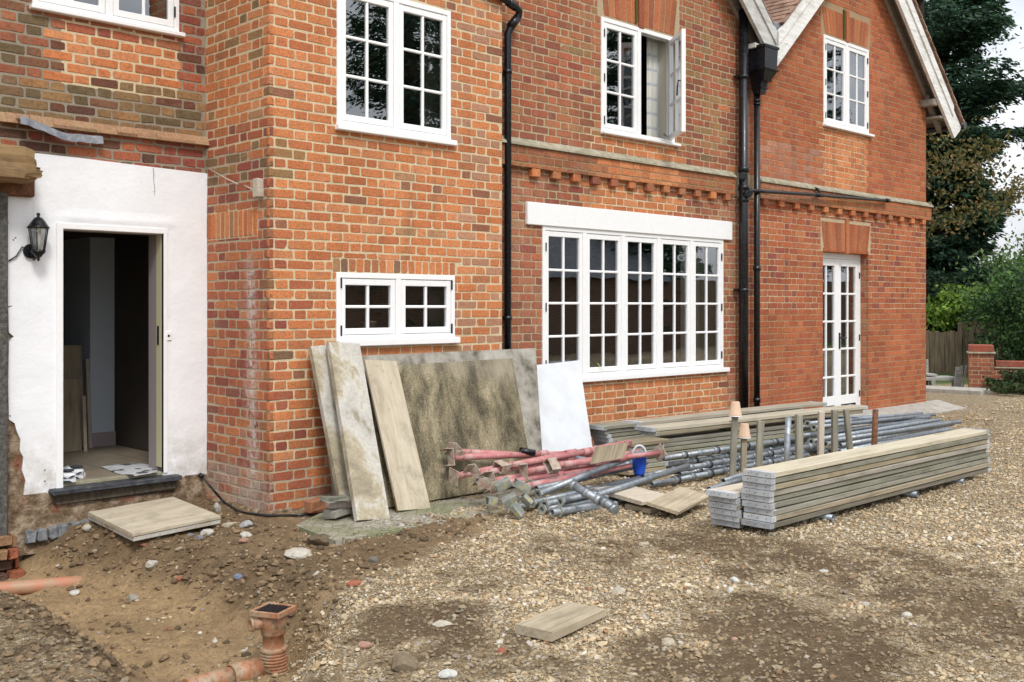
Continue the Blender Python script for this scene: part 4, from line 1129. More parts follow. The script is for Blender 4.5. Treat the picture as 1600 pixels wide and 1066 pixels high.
soil = over(soil, (.145, .1, .058), mud*1.15)
soil = over(soil, (.2, .138, .078), dirt)
soil = over(soil, (.125, .088, .053), mound)
soil = over(soil, (.36, .25, .135), tr*.9)
soil = soil*(.72+.56*fbm(V[:, 0]*2.6, V[:, 1]*2.6, 55))[:, None]
grav = np.clip(1-.95*dirt-.75*mud-1.0*tr, 0, 1)*(1-.45*mound); grav = np.where(dd_ > 12, .95, grav)
grass = sstep(20.3, 21.2, dd_)
soil = over(soil, (.06, .09, .025), grass); grav = grav*(1-grass)
me = bpy.data.meshes.new('ground'); me.vertices.add(len(V)); me.vertices.foreach_set('co', V.ravel()); me.loops.add(F.size); me.loops.foreach_set('vertex_index', F.ravel().astype(np.int32))
me.polygons.add(len(F)); me.polygons.foreach_set('loop_start', (np.arange(len(F))*4).astype(np.int32)); me.polygons.foreach_set('use_smooth', np.ones(len(F), bool))
a = me.attributes.new('tint', 'FLOAT_COLOR', 'POINT'); a.data.foreach_set('color', np.concatenate([soil, np.ones((len(V), 1))], 1).ravel().astype(np.float32))
a = me.attributes.new('gravel', 'FLOAT', 'POINT'); a.data.foreach_set('value', grav.astype(np.float32))
@M('ground')
def _(t):
    c = t.co(); at = t.attr(); gr = t.n('ShaderNodeAttribute', {'attribute_name': 'gravel'}).outputs['Fac']
    f = t.noise(c, 24, 8, .72); g = t.noise(c, 130, 4, .7); l = t.noise(c, 6, 6, .7)
    dist = t.n('ShaderNodeMapping', Vector=c)
    vo = t.n('ShaderNodeTexVoronoi', {'feature': 'F1'}, Vector=c, Scale=62.0); ve = t.n('ShaderNodeTexVoronoi', {'feature': 'DISTANCE_TO_EDGE'}, Vector=c, Scale=62.0).outputs[0]
    rc = t.n('ShaderNodeSeparateColor', Color=vo.outputs['Color']).outputs[0]
    stones = t.ramp(rc, [(0, (.24, .17, .1)), (.25, (.42, .31, .18)), (.55, (.52, .4, .24)), (.8, (.6, .5, .34)), (1, (.7, .64, .52))])
    stones = t.mix(stones, (.12, .085, .05), t.ramp(ve, [(.0, .8), (.12, 0.0)]))
    base = t.mix(at, t.ramp(f, [(.28, .5), (.5, .95), (.7, 1.35)]), .9, 'MULTIPLY')
    base = t.mix(base, t.ramp(g, [(.3, .6), (.66, 1.25)]), .8, 'MULTIPLY')
    base = t.mix(base, (.07, .05, .032), t.ramp(l, [(.56, 0.0), (.72, .6)]))
    base = t.mix(base, (.5, .43, .31), t.ramp(g, [(.68, 0.0), (.74, .6)]))
    k = t.ramp(t.math('ADD', t.math('MULTIPLY', gr, 1.0), t.math('MULTIPLY', t.math('SUBTRACT', f, .5), 1.2)), [(.35, 0.0), (.62, 1.0)])
    base = t.mix(base, stones, k)
    hs = t.math('MINIMUM', ve, .3)
    h = t.math('ADD', t.math('MULTIPLY', f, .5), t.math('ADD', t.math('MULTIPLY', g, .2), t.math('MULTIPLY', t.math('MULTIPLY', hs, k), 1.2)))
    t.out(t.bsdf(base, .92, normal=t.bump(h, 1.0, .035), spec=.15))
me.materials.append(MT['ground']); me.update(calc_edges=True)
go = bpy.data.objects.new('ground', me); col.objects.link(go); tag(go, kind='structure')

# ---- pebbles: one mass nobody could count
PAL = np.array((1.08, 1.1, 1.2))*np.array([(.56, .48, .33), (.46, .35, .2), (.52, .41, .24), (.34, .3, .24), (.66, .61, .5), (.36, .2, .1), (.24, .18, .11), (.49, .39, .24), (.41, .29, .15)])
PW = np.array([2.0, 2.6, 2.4, .5, .35, .35, 1.0, 2.4, 2.2]); PW = PW/PW.sum()
t_ = (1+5**.5)/2
ICO = np.array([(-1, t_, 0), (1, t_, 0), (-1, -t_, 0), (1, -t_, 0), (0, -1, t_), (0, 1, t_), (0, -1, -t_), (0, 1, -t_), (t_, 0, -1), (t_, 0, 1), (-t_, 0, -1), (-t_, 0, 1)])/math.hypot(1, t_)
ICF = np.array([(0, 11, 5), (0, 5, 1), (0, 1, 7), (0, 7, 10), (0, 10, 11), (1, 5, 9), (5, 11, 4), (11, 10, 2), (10, 7, 6), (7, 1, 8), (3, 9, 4), (3, 4, 2), (3, 2, 6), (3, 6, 8), (3, 8, 9), (4, 9, 5), (2, 4, 11), (6, 2, 10), (8, 6, 7), (9, 8, 1)])
OCT = np.array([(1, 0, 0), (-1, 0, 0), (0, 1, 0), (0, -1, 0), (0, 0, 1), (0, 0, -1)], float); OCF = np.array([(0, 2, 4), (2, 1, 4), (1, 3, 4), (3, 0, 4), (2, 0, 5), (1, 2, 5), (3, 1, 5), (0, 3, 5)])
def pebbles(mb, X, Y, S, C, tv, tf, sink=.15):
    n = len(X); Z = height(X, Y)
    sc = S[:, None]*np.stack([.7+.7*rng.random(n), .6+.5*rng.random(n), .4+.4*rng.random(n)], 1)
    ang = rng.random(n)*6.283; ca, sa = np.cos(ang), np.sin(ang); tl = rng.normal(0, .3, n)
    L = tv[None]*(1+rng.normal(0, .16, (n, len(tv), 1)))*sc[:, None, :]
    z = L[:, :, 2]*np.cos(tl)[:, None]+L[:, :, 0]*np.sin(tl)[:, None]; x = L[:, :, 0]*np.cos(tl)[:, None]-L[:, :, 2]*np.sin(tl)[:, None]; y = L[:, :, 1]
    P = np.stack([x*ca[:, None]-y*sa[:, None]+X[:, None], x*sa[:, None]+y*ca[:, None]+Y[:, None], z+(Z+sc[:, 2]*(1-2*sink))[:, None]], -1)
    Fc = (tf[None]+(np.arange(n)*len(tv))[:, None, None]).reshape(-1, 3)
    mb.add(P.reshape(-1, 3), [Fc], 0, np.repeat(C, len(tf), 0))
def scatter(d0, d1, per, s0, s1, tv, tf, mb):
    area = .97*(d1*d1-d0*d0)/2*1.45; n = int(area*per)
    d = np.sqrt(rng.random(n)*(d1*d1-d0*d0)+d0*d0); r = (rng.random(n)-.5)*.97*1.45*d
    X = r*SN+d*CS; Y = -r*CS+d*SN
    dirt, mud, tr, mound = zones(X, Y)
    dens = np.clip(1-1.0*dirt-.72*mud, .0, 1)
    dens = np.where(dirt > .5, .10, dens); dens = np.where(mound > .5, .2, dens); sdt = polysd(r, d, TR); bank = np.exp(-((sdt+.02)/.16)**2)*(r > -1.5); dens = np.where(tr > .5, .03, dens); dens = np.maximum(dens, .75*bank); dens = np.clip(dens, .05, 1)
    dens = dens*np.clip(.1+1.35*fbm(X*2.6, Y*2.6, 71), .1, 1)
    ok = (rng.random(n) < dens) & ~((X > 4.2) & (Y > 6.9)) & ~(Y > 7.75) & ~((X > 15.4) & (X < 15.8) & (Y > 6.6))
    ok &= ~((X > 4.15) & (X < 6.8) & (Y > 6.05-.0*(X)) )
    X, Y, dirt, mud, tr, mound = [q[ok] for q in (X, Y, dirt, mud, tr, mound)]
    n = len(X); S = s0+(s1-s0)*rng.random(n)**3.2
    C = PAL[rng.choice(len(PAL), n, p=PW)]*(.75+.4*rng.random((n, 1)))
    dk = np.clip(.08+mud*.7+mound*.6+dirt*.3+.5*(fbm(X*2.2, Y*2.2, 77)-.5), 0, .8)[:, None]; C = C*(1-dk)+np.array((.15, .11, .065))*dk
    pebbles(mb, X, Y, S, C, tv, tf, .3)
mb = MB()
scatter(3.2, 7.0, 3600, .0045, .017, ICO, ICF, mb)
scatter(3.2, 9.0, 70, .013, .026, ICO, ICF, mb)
scatter(7.0, 10.5, 2100, .006, .017, ICO, ICF, mb)
scatter(10.5, 15.0, 650, .009, .022, OCT, OCF, mb)
scatter(15.0, 20.3, 200, .012, .026, OCT, OCF, mb)
tag(mb.build('gravel', MT['stone']), kind='stuff')
# clods of earth on the dug ground
mb = MB(); n = 42000
d = np.sqrt(rng.random(n)*(8.4**2-3.6**2)+3.6**2); r = -.55*d+rng.random(n)*.62*d; X = r*SN+d*CS; Y = -r*CS+d*SN
dirt, mud, tr, mound = zones(X, Y); sdt = polysd(r, d, TR)
ok = ((dirt > .4) | (mound > .4)) & (rng.random(n) < np.where(tr > .5, .12, np.exp(-(sdt/.3)**2)+.3)) & (Y < 7.7) & ~((X > 4.1) & (Y > 6.0))
X, Y = X[ok], Y[ok]; n = len(X); S = .003+.026*rng.random(n)**6
pebbles(mb, X, Y, S, np.array((.2, .138, .08))*(.45+.8*rng.random((n, 1))), ICO, ICF, .3)
tag(mb.build('earth_clods', MT['stone']), kind='stuff')

# ---- single stones and fragments one can point at
def sphere2():
    V = [tuple(v) for v in ICO]; F = []; cache = {}
    def mid(a, b):
        k = (min(a, b), max(a, b))
        if k not in cache:
            m = (np.array(V[a])+np.array(V[b]))/2; V.append(tuple(m/np.linalg.norm(m))); cache[k] = len(V)-1
        return cache[k]
    for a, b, c in ICF:
        ab, bc, ca = mid(a, b), mid(b, c), mid(c, a); F += [(a, ab, ca), (b, bc, ab), (c, ca, bc), (ab, bc, ca)]
    return np.array(V), np.array(F)
SV, SF = sphere2()
def rock(x, y, w, asp, colr, label, name='stone', cat='stone', rot=None, sharp=.2, up=0.0, z=None):
    p = onG(x, y, up) if z is None else onZ(x, y, z); d = p.x*CS+p.y*SN; s = w*d/FPX/2
    q = SV.copy(); dr = rng.normal(0, 1, (9, 3)); dr /= np.linalg.norm(dr, axis=1)[:, None]
    for k in dr:                                         # flats cut by planes make it a broken stone
        t = q @ k; lim = .62+.25*rng.random(); q = q-np.clip(t-lim, 0, None)[:, None]*k
    q = q*(1+rng.normal(0, .03, (len(q), 1)))*np.array([1, .75+.2*rng.random(), asp])*s
    a = (rng.random()*3.1 if rot is None else rot); q = q @ np.array([[math.cos(a), math.sin(a), 0], [-math.sin(a), math.cos(a), 0], [0, 0, 1]])
    m = MB(); m.add(q, [SF], 0, np.array(colr)*.8); o = m.build(name, MT['stone'], loc=(0, 0, 0)); o.location = (p.x, p.y, p.z+s*asp*.28)
    return tag(o, label, cat, 'loose stones and fragments on the ground')
ST = TH-math.pi/2   # angle that lies across the view
W_, P_, B_, GR_, RD_, PK_ = (.58, .54, .46), (.5, .43, .32), (.24, .18, .11), (.3, .3, .29), (.4, .14, .08), (.44, .25, .19)
for q in [(466, 868, 50, .35, W_, 'long whitish flint lying on bare earth left of the gravel'), (500, 848, 44, .55, (.16, .12, .075), 'dark clod beside the long whitish flint'), (496, 900, 17, .75, W_, 'small white stone alone on the smooth dirt'), (555, 914, 27, .5, RD_, 'orange brick fragment at the edge of the pale gravel', 'brick_fragment', 'brick fragment'),
          (584, 878, 20, .7, (.19, .17, .14), 'dark grey stone on the dirt above the brick fragment'), (632, 1046, 58, .72, (.22, .17, .11), 'large brown boulder at the bottom edge of the picture'), (700, 1056, 34, .45, (.6, .6, .56), 'white jagged lump right of the brown boulder'),
          (1148, 910, 20, .7, (.66, .66, .62), 'bright white pebble, upper of a close pair on the gravel'), (1141, 925, 17, .75, (.66, .65, .6), 'bright white pebble, lower of a close pair on the gravel'), (996, 866, 30, .55, B_, 'brown flat stone in front of the plywood offcuts'), (1006, 853, 20, .6, P_, 'pale round stone just behind the brown flat stone'),
          (966, 928, 26, .7, (.52, .47, .38), 'buff stone right above the lone plank end'), (1416, 964, 22, .6, (.6, .57, .48), 'pale stone by itself on the brown mud at right'), (1352, 947, 15, .9, (.48, .46, .44), 'greyish upright stone on the brown mud at right'), (1287, 894, 17, .5, (.55, .52, .46), 'small pale stone beyond the two white pebbles'),
          (208, 938, 20, .9, (.36, .33, .28), 'rough grey stone on the sandy trench floor'), (117, 928, 19, .6, (.62, .6, .54), 'white stone just below the salmon pipe'), (90, 885, 8, .8, W_, 'tiny white stone above the salmon pipe'), (237, 884, 26, .6, (.52, .48, .42), 'chalky lump on the trench bank'),
          (570, 1010, 22, .7, PK_, 'pinkish stone right of the drain riser'), (784, 1020, 20, .6, (.38, .13, .08), 'dull red stone below the lone plank', 'brick_fragment', 'brick fragment'), (1044, 1006, 30, .45, (.5, .43, .33), 'flat tan stone in the dark mud at the bottom'), (283, 905, 16, .6, RD_, 'red fragment on the trench bank', 'brick_fragment', 'brick fragment'),
          (372, 903, 15, .7, (.2, .24, .33), 'bluish lump of brick on the dirt slope', 'brick_fragment', 'brick fragment'), (264, 985, 13, .6, (.3, .14, .08), 'reddish brown bit on the sandy trench floor', 'brick_fragment', 'brick fragment'), (335, 1003, 11, .6, W_, 'small white stone low on the bank by the drain'),
          (135, 827, 16, .8, (.52, .48, .4), 'pale stone half buried under the doorway'), (385, 822, 28, .55, (.45, .45, .45), 'grey white broken tile beside the wing corner'), (357, 823, 24, .55, P_, 'buff rubble lump right of the grey slab'), (384, 838, 24, .5, (.6, .57, .5), 'cream rubble lump below the broken tile'), (381, 846, 22, .4, PK_, 'flat pink rubble lump lowest in its heap'),
          (325, 836, 26, .6, (.55, .52, .46), 'cream lump under the right edge of the grey slab'), (312, 842, 16, .6, (.26, .24, .3), 'purple grey lump under the edge of the grey slab'), (296, 838, 14, .6, (.2, .22, .26), 'slate grey lump under the edge of the grey slab'), (340, 798, 18, 1.2, (.48, .45, .4), 'upright pale shard near the black cable'), (226, 851, 18, .4, (.38, .16, .1), 'thin red shard in front of the grey slab', 'brick_fragment', 'brick fragment'),
          (1175, 700, 14, .5, (.6, .58, .52), 'pale chip between the two pot topped stakes'), (1148, 1000, 12, .6, (.5, .3, .22), 'small pink stone in the dark mud patch'), (812, 993, 16, .3, (.62, .58, .5), 'flat pale flake beside the lone plank'), (690, 976, 40, .16, (.55, .5, .4), 'flat smear of dried plaster left of the lone plank', 'plaster_patch', 'plaster')]:
    rock(*q[:6], *(q[6:] or ()))
# ================================================================== BUILDERS' MATERIALS
def place(o, org, xa, ya):
    x = Vector(xa).normalized(); z = x.cross(Vector(ya)).normalized(); y = z.cross(x)
    m = Matrix((x, y, z)).transposed().to_4x4(); m.translation = Vector(org); o.matrix_world = m; return o
def board_mesh(L, W, T, ch=.004, warp=.003, n=10, mat=0, m=None):
    m = m or MB(); h = W/2
    pr = [(-h+ch, 0), (h-ch, 0), (h, ch), (h, T-ch), (h-ch, T), (-h+ch, T), (-h, T-ch), (-h, ch)]
    xs = np.linspace(0, L, n); ph = rng.random()*6
    m.sweep(pr, xs, warp*np.sin(xs*1.1+ph), warp*.6*np.sin(xs*1.7+ph*2), mat); return m
def band(L, W, T, x0, x1, par):
    m = MB(); e = .0022; h = W/2+e
    m.box((x0, -h, -.0012), (x1, h, T+.0012), 0, .001); o = m.build('end_band', MT['zinc_band'], par, world=False)
    return o
def scaffold_board(org, xa, ya, L, label, mat='timber_grey', group=None, W=.225, T=.0365, bands=True):
    tint = np.array((1, .97+.06*rng.random(), .92+.12*rng.random()))*(.86+.26*rng.random())
    m0 = board_mesh(L, W, T, warp=.0035); m0.F = [(f, a, c*tint, s_) for f, a, c, s_ in m0.F]
    o = m0.build('scaffold_board', MT[mat]); place(o, org, xa, ya)
    tag(o, label, 'scaffold board', group)
    if bands:
        m = MB()
        b = band(L, W, T, -.003, .05, o); band(L, W, T, L-.05, L+.003, o)
        for y in (-.07, 0, .07): nl = MB(); nl.box((-.0052, y-.003, T*.45), (-.002, y+.003, T*.45+.006), 0); nl.build('nail', MT['rust'], b, world=False)
    return o
ORD = ['topmost', 'second from top', 'third from top', 'fourth from top', 'fifth from top', 'sixth from top', 'seventh from top', 'eighth from top', 'lowest', 'tenth']
g1 = 'boards in the near stack on the gravel'
N = 9
for i in range(N):
    jx = rng.normal(0, .018); jy = rng.normal(0, .008); k = N-1-i
    scaffold_board((6.255+jx-.003*i, 3.975+jy, .052+i*.0432), (1, -.012+rng.normal(0, .001), .001), (.012, 1, 0), 3.6+rng.normal(0, .01), ('pale topmost' if k == 0 else ORD[k])+' scaffold board in the tall near stack', 'timber_pale' if k == 0 else 'timber_warm' if i in (1, 6) else 'timber_grey', g1)
for j, (x, y) in enumerate(((1299, 806), (1431, 774), (1504, 752))):
    p = onY(x, y, 3.84); m = MB(); m.tube([(0, 0, 0), (0, .55, 0)], .0245, 14, wall=.004); o = m.build('bearer_tube', MT['galvanised']); o.location = (p.x, 3.825, .027)
    tag(o, ['nearest', 'middle', 'farthest'][j]+' short tube bearing the tall near stack', 'scaffold tube', 'tubes under the near stack')
for i in range(6):
    k = 5-i
    scaffold_board((6.17+rng.normal(0, .012)-.012*i+.05, 4.225+rng.normal(0, .006), .022+i*.0425), (1, .0+rng.normal(0, .002), 0), (0, 1, 0), 2.4, ('topmost' if k == 0 else ORD[k] if k < 5 else 'lowest')+' board in the short stack left of the tall one', 'timber_pale' if k == 0 else 'timber_grey', 'boards in the short stack beside the near stack')
# long stacks by the wall
dP = Vector((math.cos(R(-3.5)), math.sin(R(-3.5)), 0)); nP = Vector((-dP.y, dP.x, 0))
for i in range(9):
    o = Vector((7.78, 6.72, .03+i*.043))+dP*rng.normal(0, .03)
    if i == 8: o += dP*.45
    if i in (3, 4): o += dP*(-.06)
    scaffold_board(o, dP, nP, 3.5 if i < 7 else 3.3, ('pale topmost' if i == 8 else ORD[8-i])+' board in the stack against the house wall', 'timber_pale' if i == 8 else 'timber_grey', 'boards stacked along the house wall')
scaffold_board(Vector((7.68, 6.70, .03+8*.043)), dP, nP, .46, 'short dark board end on the wall stack beside the white sheet', 'timber_grey', 'boards stacked along the house wall')
dQ = Vector((math.cos(R(-5.5)), math.sin(R(-5.5)), 0)); nQ = Vector((-dQ.y, dQ.x, 0))
for i in range(6):
    scaffold_board(Vector((8.06+rng.normal(0, .03), 6.34, .03+i*.0425)), dQ, nQ, 3.2, ('topmost' if i == 5 else ORD[5-i])+' board in the lower middle stack behind the tubes', 'timber_grey', 'boards in the middle stack behind the tubes')
for i, (L, mt) in enumerate(((3.5, 'timber_warm'), (3.6, 'timber_pale'))):
    scaffold_board(Vector((8.02-.06*i, 6.33, .325+i*.042)), dQ, nQ, L, ['long board just under the pale one above the middle stack', 'long pale board laid on top of the middle stack'][i], mt, 'boards in the middle stack behind the tubes')
m = MB(); m.box((9.2, 6.1, .285), (9.3, 6.35, .325), 0, .004); tag(m.build('spacer_block', MT['timber_grey'], loc=(9.25, 6.22, .285)), 'small timber spacer between the long boards and the middle stack', 'timber block')
for i in range(7):
    scaffold_board(Vector((7.5+rng.normal(0, .025), 6.22+rng.normal(0, .015), .02+i*.0425)), dQ, nQ, .5+.03*rng.normal(), ('topmost' if i == 6 else ORD[6-i])+' short offcut in the low pile behind the blue tub', 'timber_grey' if i % 3 else 'timber_warm', 'short board offcuts behind the blue tub', bands=i in (1, 3))
# offcuts and loose planks lying about
def slab3(name, C, A, B, T, mat, label, cat, group=None, ch=.004, extra=None):
    x = (B-C); L = x.length; x.normalize(); y = A-C; y = y-x*y.dot(x); W = y.length; y.normalize(); z = x.cross(y)
    if z.z < 0: z = -z
    m = board_mesh(L, W, T, ch, .0015, 6)
    o = m.build(name, MT[mat] if isinstance(mat, str) else mat); place(o, C+y*(W/2)-z*T, x, y if x.cross(y).z > 0 else -y)
    return tag(o, label, cat, group)
slab3('plank', onZ(864, 988, .055), onZ(807, 974, .055), onZ(945, 951, .06), .045, 'timber_warm', 'short weathered plank lying alone on the gravel', 'plank')
slab3('plywood_offcut', onZ(1003, 784, .10), onZ(975, 757, .115), onZ(1057, 777, .10), .03, 'timber_pale', 'left plywood offcut with a knot on the gravel', 'plywood offcut', 'plywood offcuts on the gravel')
slab3('plywood_offcut', onZ(1060, 800, .055), onZ(1022, 779, .11), onZ(1110, 774, .09), .026, 'timber_warm', 'right plywood offcut resting on the lower piece', 'plywood offcut', 'plywood offcuts on the gravel')
slab3('plywood_offcut', onZ(1016, 796, .04), onZ(990, 785, .045), onZ(1050, 790, .04), .035, 'timber_warm', 'thick short offcut underneath the other two', 'plywood offcut', 'plywood offcuts on the gravel')
C, A_, B_2 = onZ(207, 834, .015), onZ(161, 796, .055), onZ(345, 806, .05)
o = slab3('plywood_slab', C, A_, B_2, .026, 'pale_ply', 'thick pale board on the rubble below the doorstep', 'board')
m = board_mesh((B_2-C).length, .7, .03, n=4) if False else None
x = (B_2-C).normalized(); y = A_-C; y = (y-x*y.dot(x)); Wd = y.length; y.normalize(); z = x.cross(y); z = z if z.z > 0 else -z
o2 = board_mesh((B_2-C).length*.985, Wd*.98, .032, .004, .001, 5).build('plywood_slab', MT['mortar_board']); place(o2, C+y*(Wd/2)-z*.06+x*.01, x, y if x.cross(y).z > 0 else -y); tag(o2, 'lower grey board under the pale board by the doorstep', 'board')
# things leaning on the wall
def lean(name, C, B, A, T, mat, label, cat, group=None, edge=None, ch=.003, warp=.0015, L=None):
    """C bottom left, B bottom right, A top left of the face towards the yard"""
    x = A-C; LL = x.length if L is None else L; x.normalize(); y = B-C; y = y-x*y.dot(x); W = y.length; y.normalize(); nrm = x.cross(y)
    if nrm.y > 0: nrm = -nrm                              # faces the yard
    m = board_mesh(LL, W, T, ch, warp, 8)
    o = m.build(name, [MT[mat]]); zax = nrm; yax = zax.cross(x)
    place(o, C+y*(W/2)-nrm*T, x, yax)
    tag(o, label, cat, group)
    if edge:
        e = MB(); e.box((-.0005, -W/2-.0006, .0008), (LL+.0006, -W/2+.003, T-.0008), 0); e.box((-.0005, W/2-.003, .0008), (LL+.0006, W/2+.0006, T-.0008), 0); e.build('edge', MT[edge], o, world=False)
    return o
gl_ = 'boards and sheets leaning on the house wall'
lean('timber_board', onZ(527, 786, .02), onZ(545, 782, .02), onY(500, 600, 6.86), .03, 'timber_grey', 'dark narrow board hidden behind the mortar stained planks', 'board', gl_)
lean('scaffold_plank', onZ(537, 806, .02), onZ(583, 800, .02), onY(486, 541, 6.82), .055, 'mortar_board', 'left mortar stained plank of the leaning pair', 'plank', gl_)
lean('scaffold_plank', onZ(559, 813, .03), onZ(609, 805, .03), onY(514, 534, 6.72), .05, 'mortar_board', 'right mortar stained plank standing in front of its pair', 'plank', gl_)
def onGY(x, Y, z=.03):
    p = onY(x, 500, Y); return Vector((p.x, p.y, z))
def lean4(name, C, B, D, A, T, mat, label, cat, edge=None):
    """a sheet from its corners: bottom left, bottom right, top right, top left; thickness goes to the wall"""
    nrm = (B-C).cross(A-C).normalized()
    if nrm.y < 0: nrm = -nrm
    x = (A-C); L = x.length; x.normalize(); z = -nrm; y = z.cross(x)
    if isinstance(D, tuple):
        ray = onD(*D, 1.0)-Vector((0, 0, EYE)); k = (C-Vector((0, 0, EYE))).dot(nrm)/ray.dot(nrm); D = Vector((0, 0, EYE))+ray*k
    R3 = Matrix((x, y, z)).transposed(); q = [R3.transposed() @ (p-C) for p in (C, B, D, A)]
    m = MB(); n = 9; top = []; bot = []
    m.prism([(p.x, p.y, 0) for p in q], (0, 0, -T), 0)
    o = m.build(name, MT[mat]); M4 = R3.to_4x4(); M4.translation = C; o.matrix_world = M4; tag(o, label, cat, gl_)
    if edge:
        e = MB()
        for a, b in ((q[3], q[2]), (q[2], q[1]), (q[0], q[3])):
            d = (b-a).normalized(); w = Vector((-d.y, d.x, 0))*.0015
            e.prism([(a-w)[:2]+(-.002,) if False else (a.x-w.x, a.y-w.y, -.002), (b.x-w.x, b.y-w.y, -.002), (b.x+w.x, b.y+w.y, -.002), (a.x+w.x, a.y+w.y, -.002)], (0, 0, -T+.004))
        e.build('edge', MT[edge], o, world=False)
    return o
lean4('plywood_sheet', onGY(566, 6.46), onGY(850, 6.46), (837, 544), onY(560, 556, 6.895), .018, 'grey_sheet', 'big grey sheet behind the mouldy one', 'plywood sheet')
lean4('plywood_sheet', onGY(600, 6.38), onGY(834, 6.38), (801, 560), onY(580, 573, 6.83), .018, 'dirty_ply', 'large mouldy brown sheet leaning on the wall', 'plywood sheet')
lean('plywood_strip', onZ(622, 798, .03), onZ(672, 789, .03), onY(570, 562, 6.76), .02, 'pale_ply', 'narrow pale plywood strip leaning in front of the mouldy sheet', 'plywood strip', gl_, 'ply_edge')
lean4('white_sheet', onGY(852, 6.5), onGY(931, 6.5), (905, 563), onY(824, 572, 6.985), .02, 'white_board', 'clean white sheet leaning beside the big window', 'white sheet')
# broken paving at the foot of the wall
m = MB(); pd = [onZ(x, y, .035) for x, y in ((462, 816), (525, 840), (640, 820), (760, 799), (800, 790), (900, 770), (900, 735), (690, 770), (560, 790), (500, 797))]
pd = [(p.x, p.y, .012) for p in pd]; m.prism(pd, (0, 0, -.06)); tag(m.build('paving', MT['pad_concrete']), kind='structure')
m = MB()
for i in range(46):
    p = onZ(570+rng.random()*130, 800+rng.normal(0, 5)+7, .04); s = .005+.022*rng.random()**2
    m.box((p.x-s, p.y-s*.8, .008), (p.x+s, p.y+s*.8, .016+.008*rng.random()), 0, .004, jit=.004)
tag(m.build('plaster_crumbs', MT['concrete']), kind='stuff')
def block(x, y, sx, sy, sz, ang, colr, label, z=0.0, name='concrete_block', cat='block'):
    p = onZ(x, y, z+sz/2); m = MB(); m.box((-sx/2, -sy/2, 0), (sx/2, sy/2, sz), 0, .012, colr=colr, jit=.005); o = m.build(name, MT['stone']); o.location = (p.x, p.y, z); o.rotation_euler = (rng.normal(0, .04), rng.normal(0, .04), ang); return tag(o, label, cat, 'loose blocks at the wing corner')
block(497, 789, .2, .1, .1, .1, (.33, .15, .08), 'brown brick standing at the foot of the wing wall', .02, 'loose_brick', 'brick')
block(528, 800, .2, .12, .06, .3, (.3, .28, .25), 'lower grey block beside the leaning planks', .03)
block(531, 786, .17, .11, .065, -.15, (.42, .36, .32), 'pinkish block lying on the lower grey block', .09)
block(523, 779, .19, .1, .04, .05, (.2, .2, .16), 'mossy flat block on top of the little pile', .155)
# cable
m = MB(); pts = [onY(316, 745, 7.85), onY(330, 762, 7.55)]+[onG(x, y, .02) for x, y in ((350, 785), (378, 801), (420, 806), (470, 805), (505, 801))]
P2 = []
for a, b in zip(pts[:-1], pts[1:]):
    for k in range(5): P2.append(a.lerp(b, k/5))
P2.append(pts[-1])
P2 = [P2[max(0, i-1)]*.25+P2[i]*.5+P2[min(len(P2)-1, i+1)]*.25 for i in range(len(P2))]
m.tube(P2, .009, 8); m.tube([P2[0], P2[0]+Vector((-.01, .03, .02))], .018, 8); tag(m.build('cable', MT['black_paint']), 'black cable trailing round the foot of the wing', 'cable')
# ---- red props
def axis(A, B):
    x = (B-A); L = x.length; x.normalize(); y = Vector((0, 0, 1)).cross(x).normalized(); return x, y, L
def prop(A, B, label, head, roll=0.0, r=.026, inner=True, plate_far=False):
    x, y, L = axis(A, B); q = Matrix.Rotation(roll, 3, x); y = q @ y
    m = MB(); m.tube([(.03, 0, 0), (L*.62, 0, 0)], r, 14, wall=.004); 
    if inner: m.tube([(L*.6, 0, 0), (L, 0, 0)], r*.78, 12, wall=.003)
    o = m.build('steel_prop', MT['red_paint']); place(o, A, x, y); tag(o, label, 'steel prop', 'red steel props in the heap')
    h = MB()
    if head == 'u':
        h.box((0, -.07, -.045), (.006, .07, .045), 0, .001); h.box((-.075, -.07, -.045), (0, -.064, .045), 0, .001); h.box((-.075, .064, -.045), (0, .07, .045), 0, .001)
    elif head == 'plate': h.box((0, -.06, -.06), (.007, .06, .06), 0, .002)
    elif head == 'box':
        for a, b in (((-.04, -.055, -.035), (.05, -.049, .035)), ((-.04, .049, -.035), (.05, .055, .035)), ((-.04, -.055, -.035), (.05, .055, -.029)), ((-.04, -.055, .029), (.05, .055, .035))): h.box(a, b, 0, .001)
    if head: h.build('fork_head' if head != 'plate' else 'end_plate', MT['clay_plate'], o, world=False)
    c = MB(); c.tube([(L*.6, 0, 0), (L*.66, 0, 0)], r*1.3, 12); c.build('collar', MT['red_paint'], o, world=False)
    if plate_far: c = MB(); c.box((L, -.06, -.06), (L+.007, .06, .06), 0, .002); c.build('end_plate', MT['clay_plate'], o, world=False)
    return o
